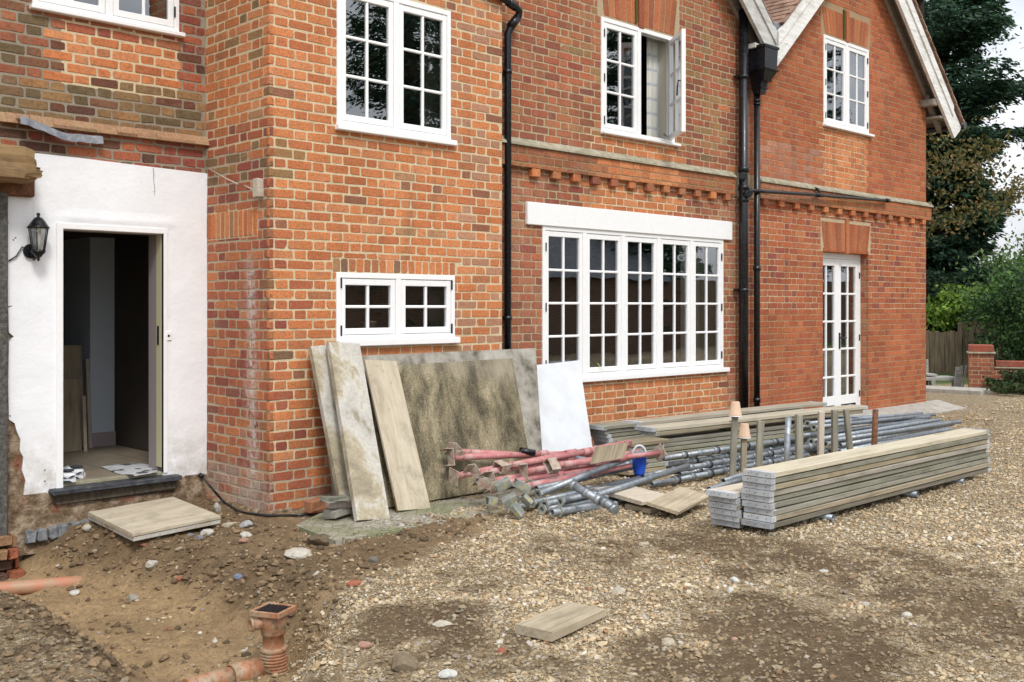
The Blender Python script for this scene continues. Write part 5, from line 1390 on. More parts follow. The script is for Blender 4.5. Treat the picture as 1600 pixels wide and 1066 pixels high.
for a, b, lab, hd, rl_ in [((716, 706, 8.55), (905, 716, 9.3), 'red prop highest at the back of the heap with a yellowish fork', 'u', .4),
                           ((704, 715, 8.45), (925, 707, 9.4), 'pale pink prop lying just below the topmost one', 'u', 1.3),
                           ((708, 745, 8.25), (985, 690, 9.5), 'long faded pink prop slanting up to the right', 'plate', .2),
                           ((745, 741, 8.2), (965, 703, 9.4), 'pink prop with a square fork near its left end', 'u', .7),
                           ((783, 730, 8.35), (985, 694, 9.5), 'pink prop resting on the long slanting one', 'box', .3),
                           ((768, 752, 8.1), (960, 722, 9.2), 'buff and pink prop low on the left of the heap', 'u', 1.1),
                           ((768, 758, 8.0), (930, 733, 8.9), 'bright red prop at the front of the heap', 'u', .1),
                           ((818, 738, 8.25), (1000, 705, 9.3), 'pink prop with a clay coloured plate in mid heap', 'u', 1.5),
                           ((862, 728, 8.15), (1030, 708, 8.95), 'pink prop with the largest plate near the heap centre', 'box', .9),
                           ((812, 762, 7.95), (985, 728, 8.8), 'short red prop just above the grey tubes', None, 0)]:
    prop(onD(*a), onD(*b), lab, hd, rl_, plate_far='largest' in lab)
# ---- grey scaffold tubes in the heap
def gtube(A, B, label, r=.0242, flange=False, group='grey scaffold tubes in the heap', cups=(), mat='galvanised'):
    x, y, L = axis(A, B); m = MB(); m.tube([(0, 0, 0), (L, 0, 0)], r, 16, wall=.004); o = m.build('scaffold_tube', MT[mat]); place(o, A, x, y); tag(o, label, 'scaffold tube', group)
    if flange:
        f = MB(); n = 6
        for k in range(n):
            a0, a1 = 2*math.pi*k/n, 2*math.pi*(k+1)/n; R_ = .042; ri = r*.85
            q = [(0, R_*math.cos(a0), R_*math.sin(a0)), (0, R_*math.cos(a1), R_*math.sin(a1)), (0, ri*math.cos(a1), ri*math.sin(a1)), (0, ri*math.cos(a0), ri*math.sin(a0))]
            f.prism([(-.012,)+p[1:] for p in q], (.014, 0, 0))
        f.build('flange', MT['grey_box_steel'], o, world=False)
    for t in cups:
        c = MB(); c.tube([(t, 0, 0), (t+.06, 0, 0)], r*1.42, 16, colr=(.9, .9, .9)); c.tube([(t+.058, 0, 0), (t+.075, 0, 0)], r*1.62, 16, colr=(.2, .2, .22)); c.build('cup_joint', MT['galvanised'], o, world=False); c = MB(); c.tube([(t+.25, 0, 0), (t+.31, 0, 0)], r*1.3, 16); c.build('socket', MT['galvanised'], o, world=False)
    return o
for a, b, lab, fl in [((842, 772, 7.95), (1003, 707, 8.9), 'thick grey tube slanting up to the blue tub', True), ((830, 757, 8.15), (1010, 722, 9.2), 'dark grey tube just under the red props', True), ((832, 786, 7.85), (1000, 748, 8.9), 'grey tube under the slanting one', True),
                      ((848, 796, 7.7), (1010, 768, 8.7), 'grey tube lying low in the front of the heap', True), ((874, 799, 7.65), (1012, 776, 8.6), 'lowest grey tube nearest the gravel', True), ((876, 784, 7.8), (990, 756, 8.6), 'grey tube with a cream flange beside the couplers', True),
                      ((806, 792, 7.8), (930, 775, 8.6), 'grey tube end poking out left of the others', True), ((930, 775, 7.95), (1075, 728, 9.3), 'pale grey square edged tube running under the offcuts', False), ((890, 752, 8.4), (985, 722, 9.3), 'thin grey tube deep inside the heap', False), ((885, 713, 9.0), (930, 722, 8.9), 'short pale tube end among the red props', False), ((985, 728, 8.9), (930, 700, 9.6), 'thin tube crossing behind the slanting one', False), ((852, 788, 7.72), (1015, 752, 8.8), 'grey tube between the low one and the slanting one', True), ((838, 764, 8.0), (995, 728, 9.0), 'grey tube directly below the dark one', False), ((862, 801, 7.58), (960, 790, 8.2), 'short grey tube at the very front of the heap', False)]:
    gtube(onD(*a), onD(*b), lab, flange=fl)
def coupler(A, B, label):
    x, y, L = axis(A, B); m = MB(); m.tube([(0, 0, 0), (L, 0, 0)], .03, 14, wall=.005); o = m.build('tube_coupler', MT['galvanised']); place(o, A, x, y); tag(o, label, 'coupler', 'spigot couplers on the tubes')
    for t in (.0, .45, .86):
        c = MB(); c.tube([(L*t, 0, 0), (L*t+.035, 0, 0)], .038, 14); c.box((L*t+.003, -.012, .03), (L*t+.03, .012, .055), 0, .002); c.build('collar', MT['galvanised'], o, world=False)
coupler(onD(893, 757, 7.75), onD(938, 783, 7.6), 'upper spigot coupler lying across the grey tubes')
coupler(onD(928, 773, 7.68), onD(962, 797, 7.5), 'lower spigot coupler reaching down to the gravel')
def ubox(x, y, d, L, W, H, rx, ry, rz, label, yellow=False):
    p = onD(x, y, d); m = MB(); t = .004; L, W, H = L*.74, W*.72, H*.72
    m.box((-L/2, -W/2, -H/2), (L/2, W/2, -H/2+t), 0, .001); m.box((-L/2, -W/2, H/2-t), (L/2, W/2, H/2), 0, .001)
    m.box((-L/2+.001, -W/2, -H/2+t), (L/2-.001, -W/2+t, H/2-t), 0); m.box((-L/2+.001, W/2-t, -H/2+t), (L/2-.001, W/2, H/2-t), 0)
    o = m.build('steel_box_section', MT['grey_box_steel']); o.location = p; o.rotation_euler = (rx, ry, rz); tag(o, label, 'steel section', 'grey box sections in front of the props')
gr_ = TH
ubox(786, 757, 7.85, .16, .1, .085, .2, -.45, gr_-1.4, 'grey green box section highest of its group with yellow paint')
ubox(797, 782, 7.75, .15, .1, .085, .3, -.5, gr_-1.5, 'grey box section tilted under the yellow painted one')
ubox(815, 759, 7.8, .17, .09, .08, .1, .5, gr_-1.3, 'grey box section tilting down to the right')
ubox(768, 783, 7.8, .1, .1, .08, 0, .1, gr_-1.2, 'small grey box section at the far left of its group')
ubox(808, 797, 7.65, .14, .11, .05, .6, .9, gr_-1.4, 'flat steel channel standing on edge on the gravel')
ubox(822, 781, 7.7, .12, .09, .05, -.5, .8, gr_-1.3, 'short steel channel behind the one on edge')
ubox(752, 756, 8.1, .12, .09, .07, .1, .9, gr_-1.4, 'clay stained box section against the mouldy sheet')
# board ends on the heap
o = lean4('timber_board', onD(926, 725, 8.15), onD(974, 716, 8.3), onD(984, 691, 8.34), onD(934, 698, 8.2), .035, 'timber_warm', 'brown board end propped on the red props', 'board'); o['group'] = 'board ends on the heap'
o = lean4('timber_board', onD(900, 716, 9.0), onD(955, 698, 9.3), onD(966, 684, 9.4), onD(908, 706, 9.1), .04, 'timber_grey', 'board end sloping behind the propped brown one', 'board'); o['group'] = 'board ends on the heap'
# black rubber cap tube
gtube(onD(813, 704, 8.9), onD(835, 708, 8.95), 'short black capped tube lying on the topmost red prop', r=.028, mat='black_paint')
# blue tub with a pale handle
t0 = thing('blue_tub', 'bright blue plastic tub with a pale lilac handle behind the tubes', 'tub', onD(999, 742, 8.95))
bm = MB(); bl = t0.location
prof = [(.055, .0), (.06, .02), (.066, .1), (.074, .2), (.078, .205), (.07, .2), (.055, .05)]
bm.lathe((0, 0, 0), prof, 18, 0); v = bm.V[0]; v[:, 0] += .008*np.sin(v[:, 2]*40+v[:, 1]*30); v[:, 1] += .008*np.sin(v[:, 2]*33)
bm.build('bucket', MT['blue_plastic'], t0, world=False)
bm = MB(); bm.tube([(.07*math.cos(a)*SN, -.07*math.cos(a)*CS, .19+.105*math.sin(a)) for a in np.linspace(-.2, math.pi+.2, 16)], .011, 8); bm.build('handle', MT['lilac_rope'], t0, world=False)
bm = MB()
for k in range(9): a = rng.random()*6.28; bm.tube([(.05*math.cos(a+i*.7), .05*math.sin(a+i*.7), .2+.015*math.sin(i*2+k)) for i in range(5)], .007, 6)
bm.build('cord', MT['lilac_rope'], t0, world=False); t0.scale = (.84, .84, .84)
# ---- long standards with cups
gs = 'long cup jointed tubes lying behind the stakes'
for a, b, lab in [((1036, 716, .13), (1262, 683, .13), 'dark cup jointed tube lying farthest back of the long row'), ((1035, 727, .05), (1275, 692, .05), 'cup jointed tube second from the back of the long row'), ((1003, 744, .11), (1275, 696, .12), 'thick cup jointed tube in the middle of the long row'),
                  ((1018, 757, .04), (1262, 711, .04), 'cup jointed tube nearest the camera in the long row'), ((1062, 741, .03), (1280, 703, .04), 'pale cup jointed tube beneath the middle one'), ((1085, 728, .06), (1290, 695, .06), 'thin cup jointed tube between the back and the middle')]:
    A_, B_2 = onZ(*a), onZ(*b); L = (B_2-A_).length
    gtube(A_, B_2, lab, r=.0242 if 'thin' not in lab else .018, group=gs, cups=list(np.arange(.22+.2*rng.random(), L-.4, .5)))
gtube(onZ(1108, 765, .03), onZ(1180, 743, .03), 'short tube lying lowest beside the two stakes', group='short tubes near the near stack'); gtube(onZ(1130, 752, .03), onZ(1190, 733, .03), 'short tube just above the lowest one', group='short tubes near the near stack')
# ---- tube pile on the right
gp = 'tubes with flanges in the pile on the right'
EN = [((1222, 656), (1420, 650), 'pale flanged tube end sticking out farthest left and highest', .30), ((1243, 668), (1452, 652), 'flanged tube in the pile, upper left beside the darker stake', .25), ((1262, 662), (1440, 646), 'top flanged tube reaching the concrete plinth', .30), ((1272, 668), (1460, 648), 'flanged tube on top with a cream plate', .27),
      ((1252, 681), (1448, 656), 'flanged tube in the second layer, left', .19), ((1268, 690), (1446, 658), 'flanged tube in the second layer, middle', .16), ((1283, 686), (1468, 656), 'flanged tube in the second layer, right', .19), ((1262, 697), (1440, 662), 'flanged tube low on the left of the pile', .10),
      ((1290, 694), (1475, 660), 'flanged tube in the third layer with open end', .13), ((1303, 688), (1500, 659), 'long tube ending farthest right over the near stack', .16), ((1313, 696), (1490, 662), 'tube under the long right hand one', .10), ((1280, 706), (1470, 668), 'low tube at the front of the pile', .05), ((1297, 705), (1480, 668), 'lowest flanged tube at the front of the pile', .05), ((1312, 706), (1485, 671), 'front tube nearest the stack of boards', .05), ((1240, 690), (1430, 660), 'back tube resting on the ground', .06)]
for (a, b, lab, z) in EN:
    z2 = max(.05, z*.45+.02+(.08 if 'long' in lab else 0)); gtube(onZ(*a, z), onZ(*b, z2), lab, group=gp, flange=('flanged' in lab))
tube_bear = MB(); tube_bear.box((-.04, -.45, 0), (.04, .45, .05), 0, .004); o = tube_bear.build('bearer_timber', MT['timber_grey']); p = onZ(1440, 668, .0); o.location = (p.x-.1, p.y+.1, 0); tag(o, 'timber bearer under the tube pile', 'timber')
# ---- stakes and pots
gk = 'stakes standing behind the near stack'
def stake(x0, y0, x1, y1, Y, r, mat, label, z0=None, sq=False):
    A_ = onY(x0, y0, Y) if z0 is None else onZ(x0, y0, z0); 
    d = A_.x*CS+A_.y*SN; B_2 = onD(x1, y1, d); A2 = A_+(A_-B_2).normalized()*.0
    if z0 is None: k = (A_.z-h1(A_.x, A_.y))/(B_2.z-A_.z); A2 = A_+(A_-B_2)*k
    A2 = A2+(A2-B_2).normalized()*.08
    x, y, L = (B_2-A2).normalized(), Vector((SN, -CS, 0)), (B_2-A2).length
    m = MB()
    if sq: m.box((0, -r, -r), (L, r, r), 0, .005, jit=.002)
    else: m.tube([(0, 0, 0), (L, 0, 0)], r, 12, wall=.004)
    o = m.build('stake', MT[mat]); place(o, A2, x, y); tag(o, label, 'stake', gk); return B_2
T1 = stake(1144, 747, 1149, 636, 0, .026, 'timber_grey', 'tall grey wooden stake under the higher clay pot', 0.0, True)
T2 = stake(1161, 742, 1163, 670, 0, .024, 'timber_warm', 'pale stake under the lower clay pot', 0.0, True)
stake(1186, 725, 1189, 658, 4.95, .026, 'timber_grey', 'pale square stake right of the two pots', sq=True)
stake(1229, 720, 1232, 652, 4.9, .027, 'galvanised', 'grey tube stake, left of the close pair')
stake(1249, 718, 1248, 648, 4.85, .027, 'timber_grey', 'dark grey stake, right of the close pair', sq=True)
stake(1282, 708, 1283, 643, 4.8, .025, 'timber_pale', 'pale stake in front of the cream flanges', sq=True)
stake(1304, 705, 1304, 641, 4.8, .026, 'timber_grey', 'grey stake in front of the tube pile', sq=True)
stake(1328, 700, 1322, 640, 4.75, .026, 'timber_grey', 'grey stake leaning to the left', sq=True)
stake(1366, 694, 1368, 640, 4.7, .027, 'rust', 'rusty brown stake farthest right')
def pot(top, label, s=1.0):
    m = MB(); m.lathe((0, 0, 0), [(.055, -.10), (.061, -.10), (.061, -.082), (.055, -.08), (.04, .028), (.034, .034), (.0, .034)], 22); m.lathe((0, 0, 0), [(.05, -.1), (.036, .02)], 22, caps=False)
    m.lathe((0, 0, 0), [(.0615, -.102), (.0625, -.1), (.0625, -.096), (.061, -.093)], 22, 1, caps=False)
    o = m.build('flower_pot', [MT['pot_clay'], MT['white_paint']]); o.scale = (s, s, s); o.location = top; tag(o, label, 'flower pot', 'clay pots upside down on stakes')
pot(T1+Vector((0, 0, .015)), 'upturned clay pot on the taller stake', .98); pot(T2+Vector((0, 0, .015)), 'upturned clay pot on the shorter stake', .98)
# ---- drains
gc = Vector((*toXY(-1.243, 5.5), 0)); base = -.40
dr = thing('drain_riser', 'orange plastic drain riser with a square black grate in the trench', 'drain', (gc.x, gc.y, base))
m = MB(); m.lathe((0, 0, 0), [(.057, .17), (.055, .18), (.0545, .245), (.06, .247), (.06, .255)], 26); m.lathe((0, 0, 0), [(.062, .155), (.07, .16), (.071, .175), (.066, .182), (.057, .184)], 26); m.build('riser', MT['orange_pvc'], dr, world=False)
m = MB(); prof = []
for k in range(10): prof += [(.063+.0012*k, .158-.016*k), (.071+.0012*k, .153-.016*k), (.071+.0012*k, .147-.016*k)]
m.lathe((0, 0, 0), prof, 26, smooth=False); m.build('corrugated_foot', MT['orange_pvc'], dr, world=False)
m = MB(); m.lathe((0, 0, 0), [(.061, .25), (.064, .255), (.064, .29), (.068, .295), (.07, .36)], 26); m.tube([(0, 0, .312), (-.105*SN-.07*CS*.9, .105*CS-.07*SN*.9, .312)], .03, 18, wall=.005); m.tube([(-.092*SN-.055*CS, .092*CS-.055*SN, .312), (-.105*SN-.063*CS, .105*CS-.063*SN, .312)], .034, 18, wall=.004); m.build('hopper', MT['orange_pvc'], dr, world=False)
m = MB(); ang = TH-.35
Mx = Matrix.Rotation(ang, 4, 'Z')
for a, b in (((-.088, -.088, .355), (.088, -.074, .385)), ((-.088, .074, .355), (.088, .088, .385)), ((-.088, -.0735, .355), (-.074, .0735, .384)), ((.074, -.0735, .355), (.088, .0735, .384))): m.box(a, b, 0, .003, Mx)
m.box((-.08, -.08, .352), (.08, .08, .36), 0, 0, Mx); m.build('rim', MT['orange_pvc'], dr, world=False)
m = MB(); m.box((-.0735, -.0735, .362), (.0735, .0735, .376), 0, 0, Mx)
for k in range(7): m.box((-.07, -.062+k*.0205, .376), (.07, -.055+k*.0205, .381), 0, .001, Mx)
m.build('grate', MT['black_paint'], dr, world=False)
m = MB(); A_, B_2 = onZ(290, 1078, -.31), onZ(404, 1046, -.31); m.tube([A_, A_.lerp(B_2, .72)], .052, 22); m.tube([A_.lerp(B_2, .6), B_2], .062, 22, wall=.006); tag(m.build('drain_pipe', MT['orange_pvc'], loc=A_), 'muddy orange pipe running into the drain riser', 'pipe')
A_, B_2 = onZ(-80, 928, -.27), onZ(152, 908, -.34); m = MB(); m.tube([A_, A_.lerp(B_2, .8), B_2], [.047, .047, .044], 22); tag(m.build('drain_pipe', MT['salmon_pvc'], loc=A_), 'salmon plastic pipe half buried at the left edge', 'pipe')
# ---- wall lantern
lb = onY(60, 392, 7.77)
la = thing('wall_lantern', 'black coach lantern on the white render beside the door', 'lantern', lb)
m = MB(); n6 = 6
def hexa(m, z0, r0, z1, r1, caps=True): m.lathe((0, 0, 0), [(r0, z0), (r1, z1)], n6, 0, smooth=False, caps=caps)
m.lathe((0, 0, 0), [(.08, .165), (.07, .175), (.05, .205), (.028, .235), (.012, .24), (.008, .25), (.014, .258), (.01, .27), (.0, .272)], 18); hexa(m, .158, .078, .168, .08); m.build('roof', MT['black_paint'], la, world=False)
m = MB()
for k in range(n6):
    a = 2*math.pi*k/n6; m.tube([(.043*math.cos(a), .043*math.sin(a), 0), (.068*math.cos(a), .068*math.sin(a), .16)], .0045, 6)
m.lathe((0, 0, 0), [(.044, 0), (.05, .004), (.048, -.01), (.03, -.03), (.02, -.045), (.008, -.05), (.011, -.06), (.004, -.075), (0, -.076)], 18)
m.build('cage', MT['black_paint'], la, world=False)
m = MB(); hexa(m, .004, .042, .158, .066, False); m.build('lamp_glass', MT['lamp_glass'], la, world=False)
m = MB(); m.lathe((0, 0, 0), [(.016, .0), (.016, .05), (.02, .06), (.02, .11), (.012, .125), (0, .127)], 14); m.build('bulb', MT['bulb_white'], la, world=False)
m = MB(); dy = 7.873-lb.y; m.tube([(0, .01, -.03), (-.01, dy*.55, -.06), (-.02, dy-.01, .0)], .012, 10); m.tube([(-.02, dy-.02, .0), (-.02, dy, .0)], .052, 18); m.build('bracket', MT['black_paint'], la, world=False)
m = MB(); a = Vector((-.05, dy-.012, .01)); m.tube([a, a+Vector((-.03, 0, .02)), a+Vector((-.07, .0, -.05)), a+Vector((-.12, .005, -.085))], .005, 6); m.build('flex', MT['black_paint'], la, world=False)
# ---- inside the doorway
def shoe(loc, rz, label):
    t = thing('trainer', label, 'shoe', loc, 'trainers inside the doorway', (0, 0, rz))
    st = [(0, .026, .012, .06), (.03, .034, .012, .075), (.075, .036, .012, .083), (.11, .035, .012, .085), (.15, .038, .012, .078), (.19, .042, .012, .06), (.23, .041, .012, .048), (.265, .032, .012, .038), (.283, .014, .014, .03)]
    m = MB(); v = []; n = 14
    for x, w, z0, z1 in st:
        for k in range(n):
            a = 2*math.pi*k/n; c_, s_ = math.cos(a), math.sin(a); v.append((x, w*c_*(1 if s_ < 0 else 1-.35*s_), (z0+z1)/2+(z1-z0)/2*s_))
    f = [[i*n+k, (i+1)*n+k, (i+1)*n+(k+1) % n, i*n+(k+1) % n][::-1] for i in range(len(st)-1) for k in range(n)]
    m.add(v, [np.array(f), np.array([list(range(n))]), np.array([[(len(st)-1)*n+k for k in range(n)][::-1]])], 0, smooth=True); m.build('upper', MT['shoe_white'], t, world=False)
    m = MB(); pl = [(x-.004, -w-.004) for x, w, *_ in st]+[(x-.004, w+.004) for x, w, *_ in st[::-1]]
    m.prism([(x, y, 0) for x, y in pl], (0, 0, .024)); m.build('sole', MT['shoe_white'], t, world=False)
    m = MB(); m.lathe((.055, 0, .078), [(.03, .0), (.032, .012), (.026, .014), (.02, .004)], 14); v = m.V[0]; v[:, 0] = .055+(v[:, 0]-.055)*1.5; m.build('collar', MT['shoe_dark'], t, world=False)
    m = MB()
    for s_ in (-1, 1):
        m.prism([(.05, s_*.0365, .03), (.1, s_*.0372, .03), (.17, s_*.034, .062), (.15, s_*.033, .068)], (0, s_*.004, 0)); m.prism([(.0, s_*.03, .05), (.02, s_*.0345, .05), (.05, s_*.0365, .035), (.03, s_*.0365, .03)], (0, s_*.004, 0))
        m.prism([(.02, s_*.0385, .0), (.08, s_*.041, .0), (.1, s_*.041, .016), (.04, s_*.0395, .014)], (0, s_*.003, 0))
    m.build('stripe', MT['shoe_dark'], t, world=False)
    m = MB()
    for k in range(4): m.tube([(.12+k*.016, -.02, .083-k*.005), (.122+k*.016, 0, .09-k*.006), (.12+k*.016, .02, .083-k*.005)], .004, 6)
    m.build('lace', MT['shoe_white'], t, world=False)
p = onZ(133, 747, .252); shoe((p.x, p.y+.02, .252), R(140), 'white trainer lying nearer the door frame'); p = onZ(120, 752, .252); shoe((p.x-.01, p.y, .252), R(158), 'white trainer half hidden behind the door frame')
m = MB(); pl = [onZ(x, y, .254) for x, y in ((158, 730), (185, 741), (212, 744), (246, 738), (240, 727), (205, 724))]; m.prism([tuple(p) for p in pl], (0, 0, .004)); tag(m.build('newspaper', MT['newsprint']), 'sheets of newspaper on the hall floor', 'newspaper')
for (X, Yv, w, hgt, t, rz, mat, lab) in [(3.86, 9.74, .3, .95, .02, .0, 'timber_warm', 'tallest board leaning in the dark hall'), (3.74, 9.55, .34, .65, .018, .05, 'timber_warm', 'wide shorter board leaning in the hall'), (4.03, 9.66, .035, .82, .02, .1, 'timber_pale', 'slim batten leaning beside the hall boards'), (3.90, 9.45, .03, .5, .015, .1, 'timber_pale', 'short batten in front of the hall boards'), (3.52, 9.3, .1, .2, .1, .2, 'cream_paint', 'yellowish packet on the hall floor')]:
    m = MB(); m.box((0, -w/2, 0), (hgt, w/2, t), 0, .002); o = m.build('board' if 'packet' not in lab else 'packet', MT[mat]); place(o, (X, Yv, .252), (.0, .08, 1), (1, 0, 0)); tag(o, lab, 'board' if 'packet' not in lab else 'packet')
# curtain and pot plants behind the glass
m = MB(); n = 40; xs = np.linspace(9.16, 9.46, n); v = []
for k in range(n):
    y = 7.24+.022*math.sin(k*1.25); v += [(xs[k]-.05*0, y, 3.3), (xs[k], y, 4.62)]
m.add(v, [np.array([[2*k, 2*k+2, 2*k+3, 2*k+1] for k in range(n-1)])], 0, smooth=True); tag(m.build('curtain', MT['curtain']), 'checked curtain hanging inside the open upper window', 'curtain')
m = MB(); n = 30; xs2 = np.linspace(10.02, 10.36, n); v = []
for k in range(n): y = 7.42+.02*math.sin(k*1.4)-.25*(xs2[k]-10.02); v += [(xs2[k], y, .9), (xs2[k], y, 2.3)]
m.add(v, [np.array([[2*k, 2*k+2, 2*k+3, 2*k+1] for k in range(n-1)])], 0, smooth=True); tag(m.build('curtain', MT['reveal_cream']), 'plain beige curtain at the right end of the large window', 'curtain')
def leafblade(m, c, d, L, w, droop, colr):
    s = d.cross(Vector((0, 0, 1))).normalized(); v = []; n = 6
    for k in range(n):
        t = k/(n-1); p = c+d*(L*t)+Vector((0, 0, L*.9*t-droop*t*t)); ww = w*math.sin(math.pi*(.12+.86*t))
        v += [tuple(p-s*ww), tuple(p+s*ww)]
    m.add(v, [np.array([[2*k, 2*k+1, 2*k+3, 2*k+2] for k in range(n-1)])], 0, colr, True)
def potplant(x, y, z, label, nl, L, colr, potc='white_paint'):
    t = thing('pot_plant', label, 'pot plant', (x, y, z), 'pot plants on the window sills')
    m = MB(); m.lathe((0, 0, 0), [(.045, 0), (.06, .1), (.066, .1), (.066, .115), (.055, .115), (.05, .1)], 16); m.build('pot', MT[potc], t, world=False)
    m = MB()
    for k in range(nl):
        a = rng.random()*6.28; leafblade(m, Vector((0, 0, .1)), Vector((math.cos(a), math.sin(a), 0)), L*(.7+.5*rng.random()), .008, L*(1.2+.5*rng.random()), np.array(colr)*(.7+.5*rng.random()))
    m.build('leaves', MT['foliage'], t, world=False)
SIL = MB(); SIL.box((7.31, 7.14, .82), (10.32, 7.32, .868), 0, .004); SIL.box((4.85, 7.02, 1.27), (6.07, 7.2, 1.318), 0, .004); SIL.build('inner_sill', MT['white_paint'], house)
potplant(7.75, 7.24, .87, 'spider plant behind the leftmost casement of the large window', 16, .2, (.16, .24, .06)); potplant(8.12, 7.23, .87, 'striped spider plant behind the second casement of the large window', 24, .24, (.3, .38, .12)); potplant(8.72, 7.23, .87, 'spider plant behind the middle casement of the large window', 18, .18, (.16, .25, .06))
potplant(9.45, 7.3, .87, 'dark leaved plant behind the fourth casement', 18, .3, (.05, .1, .03), 'pot_clay')
potplant(5.30, 7.12, 1.32, 'pale green pot plant behind the small window', 30, .08, (.3, .36, .22), 'pot_clay')
# ================================================================== GARDEN BEYOND
def leaves(mb, C, D, L, W, colr, mat=0):
    n = len(C); D = D/np.linalg.norm(D, axis=1)[:, None]; rv = rng.normal(0, 1, (n, 3)); S = np.cross(D, rv); S /= np.linalg.norm(S, axis=1)[:, None]
    L = np.broadcast_to(L, (n,))[:, None]; W = np.broadcast_to(W, (n,))[:, None]
    P = np.stack([C-D*L*.5, C+S*W*.5-D*L*.05, C+D*L*.5, C-S*W*.5-D*L*.05], 1)
    mb.add(P.reshape(-1, 3), [np.arange(n*4).reshape(n, 4)], mat, colr)
def palette(n, cols, w=None): return np.array(cols)[rng.choice(len(cols), n, p=None if w is None else np.array(w)/sum(w))]*(.6+.7*rng.random((n, 1)))
def conifer(p, H, Rb, nb, name, label, cols, per=70, z0=.05, lsz=.3, shape=.75, cat='tree', group=None, prof=None):
    t = thing(name, label, cat, p, group); m = MB(); m.tube([(0, 0, -.3), (.05, 0, H*.5), (0, .05, H*.97)], [H*.022, H*.012, .02], 10); br = []
    C = []; D = []; LL = []
    for i in range(nb):
        f = z0+(1-z0)*(rng.random()**.85); z = H*f if not prof else H*(z0+(1-z0)*rng.random()**1.35); a = rng.random()*6.283
        rad = Rb*(max(1-f, 0)**shape)*(.55+.55*rng.random())*min(1, .55+f*3)+.15
        if prof: rad = float(np.interp(z, *prof))*(.35+.75*rng.random()**.7)
        dr = np.array([math.cos(a), math.sin(a), 0]); rise = .25-.55*(1-f)
        k = max(6, int(per*(.3+rad/Rb)))
        tt = rng.random(k)**.8
        pos = np.array([0, 0, z])+dr*(rad*tt)[:, None]; pos[:, 2] += rad*(rise*tt+.12*tt**3)
        side = np.cross(dr, [0, 0, 1.]); spread = rad*.28*(1.05-tt*.75)
        pos += side*(rng.normal(0, 1, k)*spread)[:, None]; pos[:, 2] -= np.abs(rng.normal(0, .16, k))*(.4+tt)*.8
        dd = dr[None]*.9+side*rng.normal(0, .6, (k, 1)); dd[:, 2] += -.35+rng.normal(0, .25, k)
        C.append(pos); D.append(dd); LL.append(lsz*(.6+.8*rng.random(k)))
        if i % 4 == 0: m.tube([(0, 0, z), tuple(np.array([0, 0, z])+dr*rad*.8+np.array([0, 0, rad*rise*.8]))], [.035, .01], 5)
    m.build('trunk', MT['bark'], t, world=False)
    C = np.concatenate(C); D = np.concatenate(D); LL = np.concatenate(LL); m = MB(); leaves(m, C, D, LL, LL*.34, palette(len(C), cols)); m.build('crown', MT['foliage'], t, world=False); return t
def broadleaf(p, H, Rx, Rz, cz, nclump, per, name, label, cols, lsz=.12, trunk=True, cat='tree', group=None, w=None, flat=1.0, hole=.0):
    t = thing(name, label, cat, p, group); m = MB(); C = []
    if trunk: m.tube([(0, 0, -.2), (.1, .05, H*.35), (.0, .1, H*.7)], [.16, .11, .04], 10)
    for i in range(nclump):
        v = rng.normal(0, 1, 3); v /= np.linalg.norm(v); rr = (.35+.65*rng.random()**.5); c = np.array([v[0]*Rx*rr, v[1]*Rx*rr, cz+v[2]*Rz*rr]); s = (.16+.16*rng.random())*min(Rx, Rz*1.4)
        C.append(c+rng.normal(0, 1, (per, 3))*np.array([s, s, s*.55*flat]))
        if trunk and i % 3 == 0: m.tube([(.05, .05, max(cz-Rz, H*.3)), tuple(c*.6+np.array([0, 0, (cz-Rz)*.4])), tuple(c)], [.05, .03, .01], 5)
    if trunk: m.build('trunk', MT['bark'], t, world=False)
    C = np.concatenate(C); C = C[C[:, 2] > .02]; n = len(C); D = rng.normal(0, 1, (n, 3)); D[:, 2] -= .3; m = MB()
    leaves(m, C, D, lsz*(.6+.8*rng.random(n)), lsz*.6*(.6+.6*rng.random(n)), palette(n, cols, w)); m.build('crown', MT['foliage'], t, world=False); return t
def gp_(x, d): r = d*(x-800)/FPX; X, Y = toXY(r, d); return Vector((X, Y, 0))
FIR = [(.025, .06, .04), (.04, .09, .055), (.016, .042, .03), (.06, .12, .065)]
conifer(gp_(1464, 30), 17.5, 3.2, 230, 'conifer', 'tall dark green fir rising behind the house corner', FIR, 800, .1, .19, .5, prof=([1.5, 3.5, 4.5, 6, 7.5, 10, 13, 17.5], [2.0, 1.8, 1.9, 2.4, 3.0, 2.3, 1.5, .1]))
broadleaf(gp_(1462, 25.5), 8, 2.2, 1.7, 4.9, 30, 75, 'maple_tree', 'bronze leaved tree in front of the dark fir', [(.15, .105, .04), (.11, .09, .03), (.2, .14, .055), (.07, .08, .028)], .12, trunk=False, flat=.45)
broadleaf(gp_(1590, 24.5), 6, 1.5, .9, 3.75, 14, 40, 'maple_tree', 'thin bronze branches against the sky right of the fir', [(.22, .14, .06), (.12, .12, .04), (.2, .16, .06)], .11, trunk=False, flat=.4)
broadleaf(gp_(1612, 28.5), 6, 1.9, 1.6, 1.7, 60, 130, 'garden_tree', 'light green tree at the right edge beyond the wall', [(.12, .2, .075), (.09, .16, .055), (.2, .28, .11)], .14)
broadleaf(gp_(1606, 22.8), 4, 1.0, 1.0, 1.3, 46, 130, 'garden_shrub', 'dark green bush right behind the brick pier', [(.04, .085, .035), (.055, .11, .04), (.025, .055, .025)], .1, trunk=False, cat='shrub')
broadleaf(gp_(1518, 26.2), 3, 1.15, .5, 1.5, 40, 150, 'garden_shrub', 'lime green laurel showing above the board fence', [(.16, .27, .04), (.11, .21, .03), (.22, .32, .06)], .15, trunk=False, cat='shrub')
